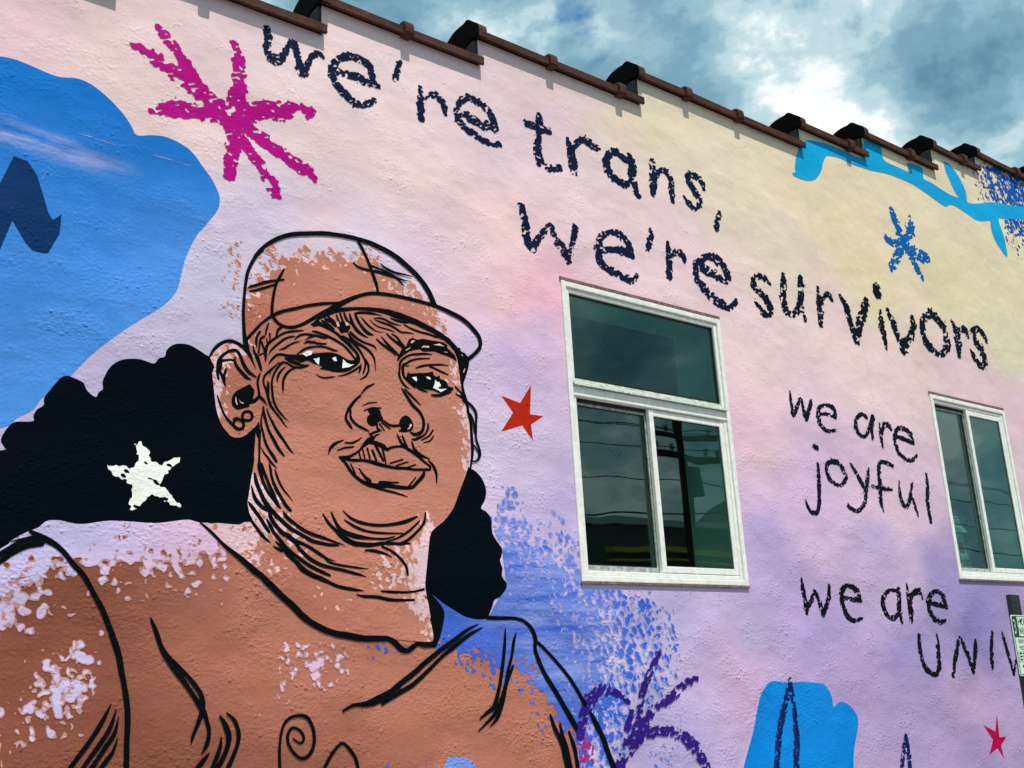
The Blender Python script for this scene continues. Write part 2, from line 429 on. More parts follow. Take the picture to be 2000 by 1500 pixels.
# ------------------------------------------------------------------ traced mural outlines, half millimetres along (x) and up (z) the wall
POLYS = [
 ('cloud',1,'340,7759 985,7921 1647,8036 1826,8039 2050,8008 2200,8041 2317,8023 2447,7950 2564,7852 2636,7762 2680,7699 2793,7733 2905,7753 3025,7734 3134,7683 3233,7573 3314,7480 3365,7387 3380,7322 3364,7227 3259,7057 3201,6977 3137,6830 3099,6713 3070,6565 3045,6466 2986,6370 2897,6278 2756,6162 2590,6012 2430,5848 2295,5673 2203,5561 2104,5477 2052,5386 1946,5311 1846,5231 1242,5084 647,4959'),
 ('zigzag',0,'1796,7262 1893,7248 1963,7156 2015,7013 2059,6881 2095,6828 2153,6887 2153,6822 2148,6730 2079,6565 2047,6554 1973,6558 1921,6606 1820,6757 1755,6521 1646,6179 1478,6259 1606,6709 1719,7028'),
 ('hair',1,'2193,5602 2226,5644 2268,5661 2318,5649 2377,5627 2393,5599 2416,5563 2472,5529 2489,5565 2520,5600 2514,5646 2527,5694 2564,5770 2625,5827 2699,5854 2788,5863 2886,5846 2923,5892 2970,5915 2980,5962 3019,6009 3079,6035 3161,6036 3244,6004 3329,5971 3455,6016 3721,5757 3771,5178 3777,4674 3691,4689 3595,4664 3442,4668 3280,4663 3201,4681 3103,4668 2950,4641 2782,4643 2618,4641 2529,4626 2425,4606 2338,4612 2286,4623 2208,4622 2169,4602 2138,4569 2090,4546 2026,4512 1965,4468 1905,4414 1465,4210 805,3986 723,4745 1400,4964 1858,5076 1885,5096 1859,5140 1863,5176 1895,5240 1941,5285 2054,5302 2055,5342 2076,5389 2118,5427 2118,5479 2146,5528'),
 ('hair_r',1,'5745,5333 5795,5305 5885,5265 5951,5200 5986,5108 5970,5023 5919,4940 5980,4907 6029,4840 6034,4724 6081,4648 6136,4581 6126,4520 6106,4474 6130,4406 6120,4337 6168,4270 6153,4216 6091,4156 6020,4124 5994,4066 5956,3999 5948,3968 5841,3955 5704,3977 5597,4024 5466,4092 5389,4143 5312,4189 5260,4210 5245,4511 5253,4730 5473,4876 5591,5066'),
 ('neck_shadow',1,'5260,4210 5312,4194 5414,4105 5470,4030 5469,3955 5428,3828 5379,3739 5333,3724 5282,3741 5355,3797 5328,3945 5295,4103'),
 ('body',1,'757,3956 1465,4210 1905,4414 1965,4468 2026,4512 2090,4546 2138,4569 2169,4602 2208,4622 2286,4623 2338,4612 2425,4606 2529,4626 2618,4641 2782,4643 2950,4641 3103,4668 3201,4681 3280,4663 3442,4668 3595,4664 3691,4693 3996,4585 4640,4405 5292,4219 5389,4147 5466,4097 5597,4028 5704,3977 5841,3955 5948,3968 6097,3973 6242,3964 6358,3937 6425,3883 6463,3819 6455,3720 6493,3594 6550,3472 6670,3313 6779,3152 6871,3010 6902,2942 6907,2867 6891,2758 6887,2650 6844,2057 890,2740'),
 ('head',1,'3329,5962 3390,6052 3453,6105 3505,6126 3562,6118 3601,6099 3627,6163 3715,6252 3804,6334 3872,6346 3942,6322 4059,6333 4177,6390 4299,6485 4472,6563 4676,6619 4993,6658 5156,6659 5320,6625 5515,6550 5599,6489 5699,6401 5730,6322 5745,6151 5760,5982 5802,5889 5826,5795 5837,5666 5827,5483 5802,5339 5769,5242 5686,5073 5612,4921 5508,4802 5385,4715 5350,4647 5330,4536 5296,4318 5286,4210 5313,4082 5342,3892 5354,3795 5322,3770 4919,3800 4687,3806 4537,3828 4353,3869 4174,3951 4042,4033 3932,4148 3824,4244 3739,4307 3612,4412 3486,4511 3383,4591 3305,4645 3442,4664 3595,4664 3691,4689 3678,4748 3660,4826 3663,4866 3675,4947 3687,5029 3703,5119 3711,5173 3710,5234 3717,5346 3716,5396 3681,5413 3630,5366 3575,5344 3524,5347 3485,5375 3442,5423 3407,5489 3385,5568 3370,5669 3359,5750 3349,5832 3364,5897'),
 ('eye_l',1,'3989,6086 4082,6100 4130,6103 4177,6104 4225,6131 4273,6144 4370,6166 4444,6168 4493,6155 4543,6135 4583,6128 4628,6139 4644,6174 4679,6170 4681,6138 4653,6097 4607,6058 4556,6025 4491,6007 4418,6001 4349,6007 4291,6007 4316,6031 4282,6037 4229,6047 4177,6062 4115,6037 4069,6050 3989,6060'),
 ('eye_r',1,'5163,6097 5177,6111 5190,6096 5280,6114 5375,6130 5437,6150 5447,6123 5474,6108 5517,6121 5516,6094 5558,6086 5592,6071 5607,6034 5658,6031 5654,6002 5628,5993 5636,5980 5575,5948 5506,5922 5439,5916 5409,5933 5518,5952 5474,5963 5441,5973 5363,5972 5319,5975 5379,5951 5340,5945 5275,5961 5232,5988 5163,6026 5137,6050 5153,6058'),
 ('white',0,'4232,6088 4253,6091 4287,6107 4285,6073 4280,6039 4253,6060'),
 ('white',0,'4409,6115 4421,6130 4443,6134 4453,6101 4428,6096'),
 ('white',0,'4513,6126 4547,6099 4587,6089 4620,6097 4577,6067 4502,6045'),
 ('white',0,'4125,6114 4187,6152 4225,6154 4210,6120 4191,6111 4163,6097'),
 ('white',0,'5208,6063 5257,6077 5264,6054 5258,6030'),
 ('white',0,'5362,6089 5396,6094 5412,6080 5408,6070 5381,6073'),
 ('white',0,'5462,6077 5478,6060 5506,6059 5522,6032 5516,6019 5490,6009 5503,5994 5589,6008 5519,5969 5480,5983 5436,5997 5455,6042'),
 ('slit',0,'3544,5669 3550,5663 3553,5639 3564,5605 3555,5606 3542,5631'),
 ('slit',0,'3572,5651 3587,5635 3615,5628 3611,5620 3587,5626'),
 ('slit',0,'5207,6386 5225,6413 5255,6413 5218,6382'),
 ('slit',0,'5145,6306 5206,6345 5189,6325 5156,6305'),
 ('slit',0,'5319,6360 5345,6381 5407,6388 5406,6372'),
 ('slit',0,'5453,6406 5522,6430 5578,6412 5515,6409'),
 ('slit',0,'5564,6358 5610,6362 5604,6354'),
 ('slit',0,'5764,6362 5779,6366 5787,6348'),
 ('slit',0,'5793,6229 5805,6234 5788,6192 5779,6190'),
 ('slit',0,'5168,5607 5177,5635 5196,5628 5176,5594 5144,5576'),
 ('slit',0,'4451,6438 4471,6460 4481,6420 4463,6408'),
 ('slit',0,'4539,6453 4552,6470 4582,6449 4546,6431'),
 ('linef',0,'5066,6187 5058,6209 5090,6271 5113,6318 5163,6355 5186,6411 5237,6446 5242,6435 5280,6427 5342,6447 5398,6446 5483,6450 5568,6450 5613,6432 5612,6402 5640,6382 5685,6354 5707,6318 5716,6280 5671,6308 5603,6322 5535,6331 5467,6345 5410,6336 5337,6324 5310,6340 5244,6324 5188,6301 5132,6259 5094,6224'),
 ('linef',0,'5729,6426 5758,6426 5763,6396 5809,6384 5838,6358 5859,6311 5844,6249 5810,6160 5776,6082 5744,6077 5737,6224 5727,6321 5704,6377'),
 ('linef',1,'3522,5680 3547,5713 3590,5744 3633,5771 3663,5788 3685,5765 3705,5742 3699,5699 3695,5669 3730,5699 3748,5701 3739,5671 3705,5637 3661,5623 3666,5607 3627,5589 3571,5568 3541,5575 3519,5597 3512,5633'),
 ('linef',0,'3741,5499 3753,5466 3758,5425 3761,5351 3734,5360 3719,5396 3699,5406 3681,5417 3707,5441 3733,5468'),
 ('linef',0,'4481,6434 4501,6465 4537,6462 4546,6431 4587,6438 4592,6421 4571,6398 4571,6375 4535,6369 4495,6357 4476,6387 4461,6403 4486,6414'),
 ('linef',0,'4201,6386 4299,6472 4373,6538 4473,6568 4385,6496 4286,6441 4298,6392 4237,6369'),
 ('linef',1,'4750,5702 4788,5729 4865,5727 4883,5684 4902,5641 4850,5612 4823,5581 4779,5570 4741,5600 4742,5645 4768,5676'),
 ('linef',1,'5065,5636 5086,5679 5133,5705 5173,5693 5198,5663 5214,5619 5189,5575 5122,5553 5056,5555 5083,5587 5057,5607'),
 ('star_red',0,'6222,6027 6449,5985 6598,6184 6563,5888 6730,5887 6568,5787 6581,5627 6459,5765 6200,5676 6354,5878'),
 ('star_crimson',0,'14273,2738 14239,2449 14417,2446 14243,2345 14268,2181 14146,2320 13922,2258 14069,2428 13885,2623 14158,2525'),
 ('star_white',0,'2767,5216 2813,5231 2843,5200 2873,5174 2890,5099 2943,5089 2954,5066 3011,5100 3058,5143 3125,5149 3108,5109 3070,5066 3014,5013 2986,4973 2969,4923 3028,4890 3088,4827 3149,4769 3100,4771 3031,4795 2991,4825 2914,4848 2877,4817 2824,4744 2770,4717 2739,4776 2765,4814 2761,4908 2695,4949 2639,4968 2591,5011 2567,5041 2626,5042 2728,5032 2775,5031 2804,5110 2803,5138 2779,5155'),
 ('hand',1,'9666,3284 9774,3307 9988,3284 10330,3277 10604,3251 10704,3192 10760,3096 10766,2996 10891,3040 11031,3012 11158,2922 11195,2825 11161,2726 11062,2555 11013,2433 10988,2326 10826,1600 8769,1836 9125,2473 9236,2654 9349,2833 9456,3058 9537,3184'),
 ('branch',1,'11793,10374 12184,10451 12574,10466 13118,10482 13224,10790 13409,10825 13639,10830 13681,10800 13700,10616 14013,10600 14393,10609 14343,10746 14760,10787 14761,10603 14991,10589 15308,10541 15489,10523 15760,10537 15669,10614 15518,10864 15473,11031 15515,11105 15729,11057 15913,10904 16027,10708 16028,10528 16365,10591 16863,10741 17537,10854 18013,10950 19546,11273 19432,10992 17915,10685 17207,10524 16973,10456 17046,10185 17055,9913 16994,9797 16734,9999 16654,10185 16680,10384 16652,10362 16256,10259 15954,10297 15625,10347 15431,10332 15262,10262 14949,10317 14711,10363 14408,10411 14032,10415 13693,10395 13289,10335 12811,10303 12540,10316 12293,10279 12196,10238 12113,10126 12041,9989 11908,9837 11749,9752 11547,9721 11397,9727 11358,9759 11424,9790 11446,9900 11526,10093 11688,10275'),
 ('blue_patch',1,'5399,2688 5415,2766 5463,2841 5515,2850 5593,2832 5671,2816 5760,2738 5795,2655'),
]
STROKES = [
 ('cap','3763,6967,35 3706,6901,33 3635,6747,32 3609,6563,28 3601,6374,30 3616,6138,36'),
 ('cap','3695,6890,33 3774,6993,36 3878,7080,41 4021,7160,43 4240,7223,45 4429,7259,45 4635,7272,47 4819,7259,52 5007,7214,57 5157,7146,59 5321,7036,58 5416,6929,59 5489,6792,59'),
 ('cap','3618,6136,37 3640,6170,29 3697,6240,25 3759,6317,25 3849,6395,29 3941,6452,32 4082,6509,31 4178,6548,31 4324,6594,30 4473,6629,23 4539,6648,18'),
 ('cap','3861,6388,31 3919,6337,33 4012,6325,32 4118,6366,32 4238,6450,36 4373,6538,54 4486,6617,49 4601,6692,39 4744,6761,35 4876,6793,37 5078,6807,36 5285,6804,37 5482,6791,44 5640,6763,49 5814,6712,52 5929,6630,51 5993,6552,51 5988,6469,45 5916,6388,37 5824,6317,42'),
 ('cap','4373,6532,68 4472,6562,46 4625,6602,31 4780,6627,39 4939,6635,51 5073,6623,72 5209,6605,68 5347,6574,62 5486,6536,57 5599,6487,62 5683,6426,61 5738,6360,70 5763,6277,91 5765,6178,67 5760,6079,37'),
 ('cap','3849,6392,30 3854,6499,30 3865,6591,30 3887,6686,29 3922,6761,28 3959,6834,15'),
 ('cap','3642,6609,13 3710,6641,26 3823,6695,27 3961,6740,16'),
 ('cap','3648,6576,13 3710,6596,21 3801,6640,23 3881,6682,19'),
 ('cap','4667,7268,26 4725,7182,35 4789,7061,34 4833,6948,37 4864,6869,34 4876,6793,31'),
 ('cap','4625,7038,14 4683,7002,24 4774,6997,26 4894,6998,32 5029,6989,30 5151,6976,19 5200,6980,7'),
 ('cap','4802,7046,19 4921,7028,25 5029,7001,26 5096,6965,22 5157,6922,9'),
 ('cap','4907,7084,14 4962,7055,25 5057,7032,27 5153,7033,20 5243,7030,11'),
 ('ear','3325,5970,16 3369,6045,30 3424,6096,30 3475,6119,29 3518,6120,31 3575,6103,35 3628,6069,42 3664,6027,35 3682,5987,19 3714,5923,4'),
 ('ear','3622,6154,41 3628,6103,55 3646,6054,37'),
 ('ear','3401,5789,17 3391,5859,30 3401,5944,33 3434,5996,28 3489,6038,26 3537,6052,27 3567,6029,30 3595,5973,32 3626,5918,35 3662,5881,32 3719,5855,14'),
 ('ear','3414,5946,25 3456,5957,21 3499,5967,19 3529,5966,20 3538,5995,13'),
 ('ear','3529,5972,23 3548,5924,30 3587,5883,34 3632,5843,34 3671,5829,13'),
 ('ear','3418,5942,25 3415,5904,30 3412,5862,26 3429,5822,27 3448,5771,24 3459,5745,11'),
 ('ear','3466,5899,8 3458,5873,21 3446,5825,25 3451,5788,22'),
 ('ear','3645,5564,26 3675,5558,27 3689,5530,26 3676,5499,24 3646,5488,25 3613,5492,27 3604,5524,26 3617,5551,24 3645,5564,24'),
 ('ear','3577,5492,26 3605,5477,27 3616,5451,26 3608,5423,26 3578,5412,29 3548,5423,31 3533,5446,26 3543,5478,24 3577,5492,24'),
 ('ear','3528,5482,12 3542,5494,18 3572,5502,16'),
 ('ear','3393,5662,9 3408,5620,20 3431,5561,20 3462,5503,22 3500,5463,26 3535,5430,26'),
 ('jaw','3752,5894,11 3737,5853,22 3731,5801,22 3741,5747,23 3748,5701,28 3779,5676,28 3813,5636,6'),
 ('jaw','3916,6013,6 3884,5974,15 3844,5933,23 3799,5888,21 3782,5851,20 3784,5809,19 3796,5780,21 3814,5740,28 3828,5686,25 3846,5638,26 3887,5587,21 3937,5534,19 3978,5483,10 4001,5471,2'),
 ('jaw','3818,5839,7 3822,5814,23 3821,5762,29 3821,5728,27'),
 ('jaw','3962,6016,12 3925,5989,21 3885,5930,21 3862,5875,20 3854,5818,23 3859,5754,23 3868,5691,23 3891,5635,23 3928,5588,21 3964,5554,13 4010,5519,2'),
 ('jaw','3848,5934,13 3831,5875,5'),
 ('jaw','3974,5980,8 3935,5938,19 3908,5890,22 3901,5842,11'),
 ('jaw','4062,5976,9 4027,5964,19 3985,5923,23 3958,5867,24 3953,5832,22 3953,5788,16 3954,5754,5'),
 ('jaw','3780,5621,14 3787,5571,27 3808,5494,25 3835,5421,27 3871,5362,30 3912,5295,32 3966,5234,14'),
 ('jaw','3813,5608,9 3829,5559,18 3866,5492,25 3915,5417,30 3970,5351,28 4015,5293,23 4056,5255,4'),
 ('jaw','3780,5587,13 3768,5531,13 3766,5468,20 3782,5407,22 3800,5338,25 3832,5275,29 3877,5217,32 3899,5182,23 3904,5174,9'),
 ('jaw','3751,5425,35 3752,5342,25 3752,5259,22 3752,5173,21'),
 ('jaw','3764,5287,4 3793,5242,18 3828,5204,20 3846,5181,22 3877,5151,18 3908,5127,4'),
 ('neck','3752,5185,22 3755,5116,40 3773,5056,31 3791,5004,31 3817,4954,31 3853,4907,33 3888,4869,35 3915,4834,31 3941,4808,9'),
 ('neck','3767,5153,31 3794,5086,31 3821,5031,31 3843,4980,31 3870,4933,31 3897,4886,20 3924,4851,9'),
 ('neck','3837,5168,9 3846,5128,25 3856,5071,25 3874,5015,29 3901,4960,31 3936,4905,33 3977,4847,33 4017,4804,29 4035,4795,11'),
 ('neck','3886,5123,9 3904,5067,23 3931,5011,23 3967,4956,20 4008,4914,13 4048,4872,3'),
 ('neck','3714,5075,17 3730,5004,39 3761,4933,39 3792,4871,44 3827,4825,48 3863,4791,39 3907,4749,39 3960,4704,39 4017,4662,39 4076,4633,36 4139,4603,34 4211,4570,36 4289,4553,31 4367,4544,29 4442,4543,21 4461,4536,3'),
 ('neck','3687,4976,9 3714,4890,35 3749,4840,39 3789,4806,34 3832,4789,33'),
 ('neck','3664,4846,9 3685,4820,30 3724,4774,34 3764,4725,34 3799,4675,37 3838,4625,30 3851,4612,11'),
 ('neck','3669,4759,9 3696,4697,26 3735,4648,30 3774,4602,30 3804,4572,29 3834,4550,23 3858,4535,3'),
 ('neck','3845,4786,35 3854,4738,37 3881,4691,37 3916,4653,39 3960,4615,42 4004,4597,47 4040,4571,43 4076,4552,46 4129,4542,29 4211,4505,32 4288,4463,32 4357,4429,19 4427,4415,3'),
 ('neck','4067,4548,26 4103,4501,35 4152,4458,35 4211,4416,36 4288,4382,36 4366,4364,31 4473,4347,31 4544,4332,29 4639,4314,23 4711,4295,4'),
 ('neck','4320,4440,13 4366,4405,21 4427,4391,23 4497,4380,23 4554,4375,21 4639,4366,19 4736,4362,3'),
 ('neck','3820,4720,15 3850,4674,35 3881,4619,32 3917,4581,32 3952,4543,34 3987,4508,32 4040,4466,32 4103,4425,34 4174,4379,34 4242,4349,34 4310,4322,31 4375,4298,23'),
 ('neck','3899,4548,13 3926,4526,25 3970,4492,43 4018,4442,43 4067,4403,39 4121,4349,51 4174,4315,46 4228,4292,46 4287,4273,42 4356,4247,33 4439,4216,33 4537,4197,30 4613,4189,25 4684,4181,3'),
 ('neck','3874,4514,6 3908,4497,23 3952,4475,25'),
 ('neck','3959,4791,9 3977,4761,31 4022,4723,33 4084,4682,32 4152,4645,32 4220,4619,32 4289,4602,30 4358,4585,23 4452,4560,15 4518,4544,3'),
 ('neck','4848,4182,13 4954,4178,26 5079,4177,21 5182,4187,19 5273,4205,23'),
 ('neck','4612,4153,8 4684,4138,26 4805,4135,31 4927,4115,31 5052,4112,26 5173,4115,19'),
 ('chin','4496,4828,9 4573,4769,25 4694,4733,31 4842,4725,28 4994,4744,28 5124,4778,35 5230,4823,13'),
 ('chin','4507,4754,11 4597,4707,27 4718,4671,24 4866,4662,22 5075,4669,11'),
 ('chin','4313,4790,14 4359,4725,29 4429,4662,32 4500,4608,56 4595,4565,48 4740,4557,40 4889,4577,32 5040,4579,27 5144,4588,15'),
 ('chin','4389,4811,14 4418,4749,28 4477,4669,40 4595,4628,49 4741,4613,27 4890,4615,19 4991,4639,13'),
 ('chin','4902,4592,11 5016,4626,19 5134,4691,23 5248,4785,16'),
 ('chin','5311,4861,18 5294,4776,28 5225,4696,26 5119,4614,27 5015,4572,22'),
 ('chin','4702,4512,16 4788,4510,30 4887,4492,24 4961,4463,6'),
 ('chin','4863,4550,23 4963,4511,26 5049,4450,29 5099,4388,28 5112,4319,23'),
 ('nose','4818,5950,13 4741,5905,24 4686,5843,11'),
 ('nose','4682,5829,20 4625,5777,27 4568,5702,32 4536,5632,27 4542,5588,32 4584,5532,20'),
 ('nose','4580,5693,19 4585,5615,28 4647,5561,27 4721,5536,24 4759,5523,10'),
 ('nose','4560,5579,25 4594,5525,15'),
 ('nose','4712,5700,11 4788,5729,18 4885,5743,11'),
 ('nose','4693,5738,5 4764,5772,13 4847,5788,7'),
 ('nose','4895,5634,18 4978,5598,24 5070,5608,25'),
 ('nose','4862,5602,18 4912,5545,13'),
 ('nose','4882,5616,18 4971,5566,15'),
 ('nose','5100,5948,14 5145,5889,31 5210,5810,39 5276,5760,36 5315,5700,34 5319,5630,32 5290,5569,35 5221,5544,33 5175,5562,13'),
 ('nose','5131,5948,17 5206,5886,25 5294,5820,11'),
 ('nose','5368,5661,17 5366,5612,24 5323,5549,21 5226,5499,28 5190,5501,10'),
 ('nose','5421,5606,17 5377,5549,19 5294,5500,16'),
 ('nose','5426,5554,12 5382,5503,18 5313,5479,9'),
 ('nose','4758,5506,15 4789,5470,38 4744,5432,56 4706,5384,17'),
 ('nose','4765,5496,22 4822,5524,22 4887,5543,11'),
 ('nose','4795,5449,21 4821,5491,18 4863,5508,9'),
 ('nose','4837,5599,26 4842,5560,24 4861,5545,31'),
 ('mouth','5039,5527,16 5073,5466,30 5107,5422,30'),
 ('mouth','5092,5527,16 5119,5459,27 5154,5389,24'),
 ('mouth','4364,5284,9 4388,5342,29 4436,5385,28 4509,5419,11'),
 ('mouth','4521,5399,13 4607,5410,21 4689,5462,9'),
 ('mouth','4448,5326,11 4521,5355,19 4607,5372,15'),
 ('mouth','4732,5431,34 4655,5341,20 4556,5282,27 4465,5270,19'),
 ('mouth','4757,5428,34 4833,5425,41 4896,5403,49 4934,5382,34 4986,5406,22 5091,5422,26 5183,5391,35 5248,5358,37 5314,5307,24 5373,5272,25 5372,5241,25'),
 ('mouth','4465,5270,20 4580,5257,28 4716,5264,28 4816,5251,40 4905,5237,35 5007,5229,29 5112,5232,29 5217,5230,25 5372,5243,23'),
 ('mouth','4471,5269,18 4531,5220,29 4591,5144,34 4688,5081,38 4800,5057,50 4926,5067,44 5055,5062,38 5172,5069,33 5227,5112,37 5296,5180,37 5313,5221,23'),
 ('mouth','4653,5193,12 4714,5122,31 4763,5091,36'),
 ('mouth','4851,5089,31 5045,5102,13'),
 ('mouth','4574,5229,12 4618,5144,22'),
 ('mouth','4774,5050,23 4875,5030,23 5002,5012,21 5133,4986,7'),
 ('mouth','4655,5341,18 4673,5269,15'),
 ('mouth','4693,5363,18 4712,5283,15'),
 ('mouth','4737,5376,21 4764,5277,18'),
 ('mouth','4787,5361,26 4827,5272,23'),
 ('mouth','4820,5409,33 4896,5278,23'),
 ('mouth','4889,5386,24 4921,5258,16'),
 ('mouth','4963,5264,16 5094,5309,15'),
 ('mouth','5021,5247,15 5149,5294,13'),
 ('mouth','5112,5232,17 5226,5276,13'),
 ('mouth','5146,5078,18 5222,5163,12'),
 ('mouth','5188,5480,14 5217,5412,30 5289,5361,28 5376,5339,10'),
 ('mouth','5359,5324,16 5408,5281,30 5439,5214,31 5440,5129,11'),
 ('cheek','5765,6327,72 5769,6228,66 5768,6154,42 5762,6080,30 5773,6008,36 5792,5937,42 5812,5866,36 5816,5818,36 5831,5772,42 5844,5701,36 5845,5605,36 5850,5485,35 5839,5389,29 5817,5293,20 5809,5245,11'),
 ('cheek','5814,5911,29 5871,5874,33 5909,5815,34 5904,5732,27 5900,5659,27 5896,5576,27 5926,5483,29 5931,5422,29 5890,5370,21 5820,5354,14'),
 ('cheek','5869,5511,18 5918,5444,21 5912,5391,18'),
 ('cheek','5804,5822,24 5843,5788,36 5875,5728,24 5881,5632,17'),
 ('cheek','5682,6044,18 5721,6011,24 5765,5972,24'),
 ('cheek','5684,5974,14 5747,5951,26 5785,5907,30'),
 ('brow','4452,6517,16 4471,6469,21 4491,6440,32'),
 ('brow','4487,6538,19 4512,6477,24 4521,6455,27'),
 ('brow','4528,6550,22 4552,6493,30 4592,6458,22'),
 ('brow','4581,6555,13 4598,6501,32 4618,6453,35 4653,6412,38 4698,6383,32 4765,6361,10'),
 ('brow','4640,6563,27 4654,6521,33 4684,6474,33 4730,6426,38 4776,6400,37 4823,6394,10'),
 ('brow','4640,6563,23 4702,6581,28 4780,6591,27 4842,6593,20 4911,6593,5'),
 ('brow','4696,6542,8 4736,6502,22 4788,6464,24 4860,6434,11 4939,6440,2'),
 ('brow','4784,6532,7 4820,6503,15 4882,6480,15 4988,6470,16 5047,6458,4'),
 ('brow','4826,6547,9 4884,6564,19 4937,6562,24 4990,6544,24 5054,6534,18 5111,6535,5'),
 ('brow','4841,6537,10 4910,6528,23 4989,6515,24 5053,6495,25 5112,6471,21 5177,6478,20 5251,6477,4'),
 ('brow','4586,6387,21 4621,6356,32 4672,6327,29 4733,6309,23 4805,6297,23 4836,6283,19 4848,6257,4'),
 ('brow','4571,6366,21 4600,6324,32 4656,6292,31 4712,6273,31 4763,6248,29 4803,6212,27 4828,6160,19 4836,6059,3'),
 ('brow','4510,6337,15 4560,6318,21 4615,6290,32 4660,6250,30 4695,6210,24 4725,6158,24 4734,6109,23 4718,6051,20 4705,6022,12'),
 ('brow','4735,6160,22 4760,6117,27 4764,6067,23 4738,6013,20 4681,5968,10'),
 ('brow','4689,6116,8 4683,6069,25 4667,6025,15'),
 ('brow','4255,6399,33 4298,6398,29 4352,6384,27 4411,6366,28 4460,6343,31 4510,6309,37 4559,6281,39 4604,6242,37 4649,6202,32 4669,6159,31 4658,6121,39'),
 ('brow','4220,6329,14 4274,6325,24 4332,6316,25 4396,6300,27 4460,6278,28 4519,6251,26 4569,6213,26 4613,6169,24 4641,6134,16'),
 ('brow','4313,6441,20 4362,6418,31 4411,6394,26 4436,6380,6'),
 ('brow','4343,6458,30 4402,6443,31 4451,6415,31'),
 ('brow','4372,6484,21 4422,6456,26 4441,6436,21'),
 ('brow','4293,6420,20 4332,6404,25 4372,6392,6'),
 ('brow','4054,6225,6 4092,6263,21 4144,6287,22 4201,6294,23 4273,6293,24 4332,6289,23 4373,6297,9'),
 ('brow','4153,6241,6 4201,6272,17 4240,6287,17'),
 ('brow','4139,6203,6 4177,6227,24 4225,6231,23 4283,6229,23 4353,6238,16'),
 ('brow','4073,6095,8 4120,6137,21 4177,6173,21 4254,6197,18 4331,6207,21 4395,6199,24 4434,6192,19 4469,6195,4'),
 ('brow','3980,6049,24 4036,6027,28 4106,6015,20 4191,6026,7'),
 ('brow','3916,5992,17 3962,6016,20 4013,6002,21 4045,5989,21 4106,5991,20 4163,6011,17 4196,6027,5'),
 ('brow','4253,5957,4 4291,5940,14 4339,5936,16 4398,5951,15 4439,5961,5'),
 ('brow','4456,5968,5 4516,5986,15 4581,6018,17 4642,6058,20 4688,6102,11'),
 ('brow','4848,6365,14 4905,6327,27 4983,6288,32 5036,6277,27 5073,6250,28'),
 ('brow','4901,6393,11 4948,6348,25 4984,6319,28 5047,6274,22'),
 ('brow','4955,6433,14 4986,6407,22 5049,6370,30 5124,6334,33'),
 ('brow','5011,6438,14 5062,6415,25 5103,6369,28 5135,6345,23'),
 ('brow','4983,6288,17 5046,6243,14'),
 ('brow','3793,6077,35 3819,6151,25 3896,6221,23 3970,6273,21 4059,6302,20 4141,6320,9'),
 ('brow','3942,6313,21 3910,6290,25 3889,6233,22'),
 ('brow','3820,6055,3 3851,6108,17 3906,6165,21 3970,6220,21 4026,6247,19 4062,6257,8'),
 ('brow','3915,6116,5 3961,6135,19 4012,6174,17 4064,6204,15 4112,6219,4'),
 ('brow','3822,6330,13 3804,6276,22 3796,6226,13'),
 ('brow','3748,6245,19 3720,6200,21 3714,6152,25 3721,6105,7'),
 ('brow','3787,6212,21 3751,6180,25 3743,6126,18 3735,6059,18'),
 ('brow','3761,6159,19 3779,6110,21 3793,6082,28 3798,6043,27 3798,5996,7'),
 ('brow','3832,6241,23 3835,6206,14 3830,6184,4'),
 ('brow','3805,6193,14 3815,6151,19'),
 ('brow','3687,6113,14 3699,6063,23 3722,6027,38 3740,5982,33 3754,5941,28 3763,5913,12'),
 ('brow','3744,6044,16 3780,6066,12'),
 ('brow','3823,5975,6 3852,6021,21 3897,6067,25 3943,6079,27 4013,6076,31 4083,6087,26 4177,6106,22'),
 ('brow','3971,6052,19 4036,6036,33 4106,6020,24'),
 ('brow','5435,6310,10 5365,6307,22 5281,6291,24 5198,6269,21 5132,6230,23 5093,6186,25 5083,6128,24 5078,6070,28 5093,6026,28 5129,5983,28 5185,5952,7'),
 ('brow','5411,6270,12 5307,6252,19 5218,6224,21 5157,6186,23 5118,6152,36 5119,6095,33 5132,6054,28 5190,6011,33 5242,5971,17'),
 ('brow','5151,6159,14 5186,6168,9'),
 ('brow','5254,6155,11 5305,6179,23 5361,6197,24 5445,6215,22 5530,6230,20 5616,6233,6'),
 ('brow','5405,6194,21 5461,6183,22 5527,6164,24 5609,6145,14'),
 ('brow','5141,6547,14 5217,6523,22 5316,6506,24 5406,6502,24 5484,6490,22 5530,6488,17 5555,6472,4'),
 ('brow','5002,6585,13 5071,6571,24 5153,6571,25 5219,6590,24'),
 ('shirt','3280,4665,10 3362,4604,25 3476,4503,28 3612,4407,45 3739,4309,53 3803,4262,56 3932,4148,57 4063,4043,57 4152,3965,57 4263,3901,56 4399,3852,55 4537,3826,58 4689,3804,55 4797,3803,51 4895,3802,49 4967,3771,55 5028,3719,55 5090,3702,41 5141,3732,49 5193,3757,41 5269,3746,47 5373,3755,52'),
 ('shirt','4478,3258,22 4576,3297,28 4692,3301,49 4787,3326,72 4908,3380,54 5032,3455,50 5173,3542,51 5303,3631,45 5437,3712,46 5586,3795,44 5712,3869,29 5832,3917,9'),
 ('shirt','4834,3294,32 4981,3367,43 5131,3432,42 5287,3539,37 5434,3649,35 5584,3741,41 5723,3825,35 5872,3887,11'),
 ('shirt','4982,3407,34 5108,3503,28 5263,3591,22 5423,3691,23 5504,3743,35'),
 ('shirt','6124,3877,14 6112,3756,34 6079,3582,40 6032,3400,42 5966,3232,47 5879,3173,36 5801,3125,12'),
 ('shirt','6245,3843,11 6210,3755,37 6184,3645,34 6132,3515,35 6095,3397,39 6046,3282,44 5961,3159,41 5782,3028,10'),
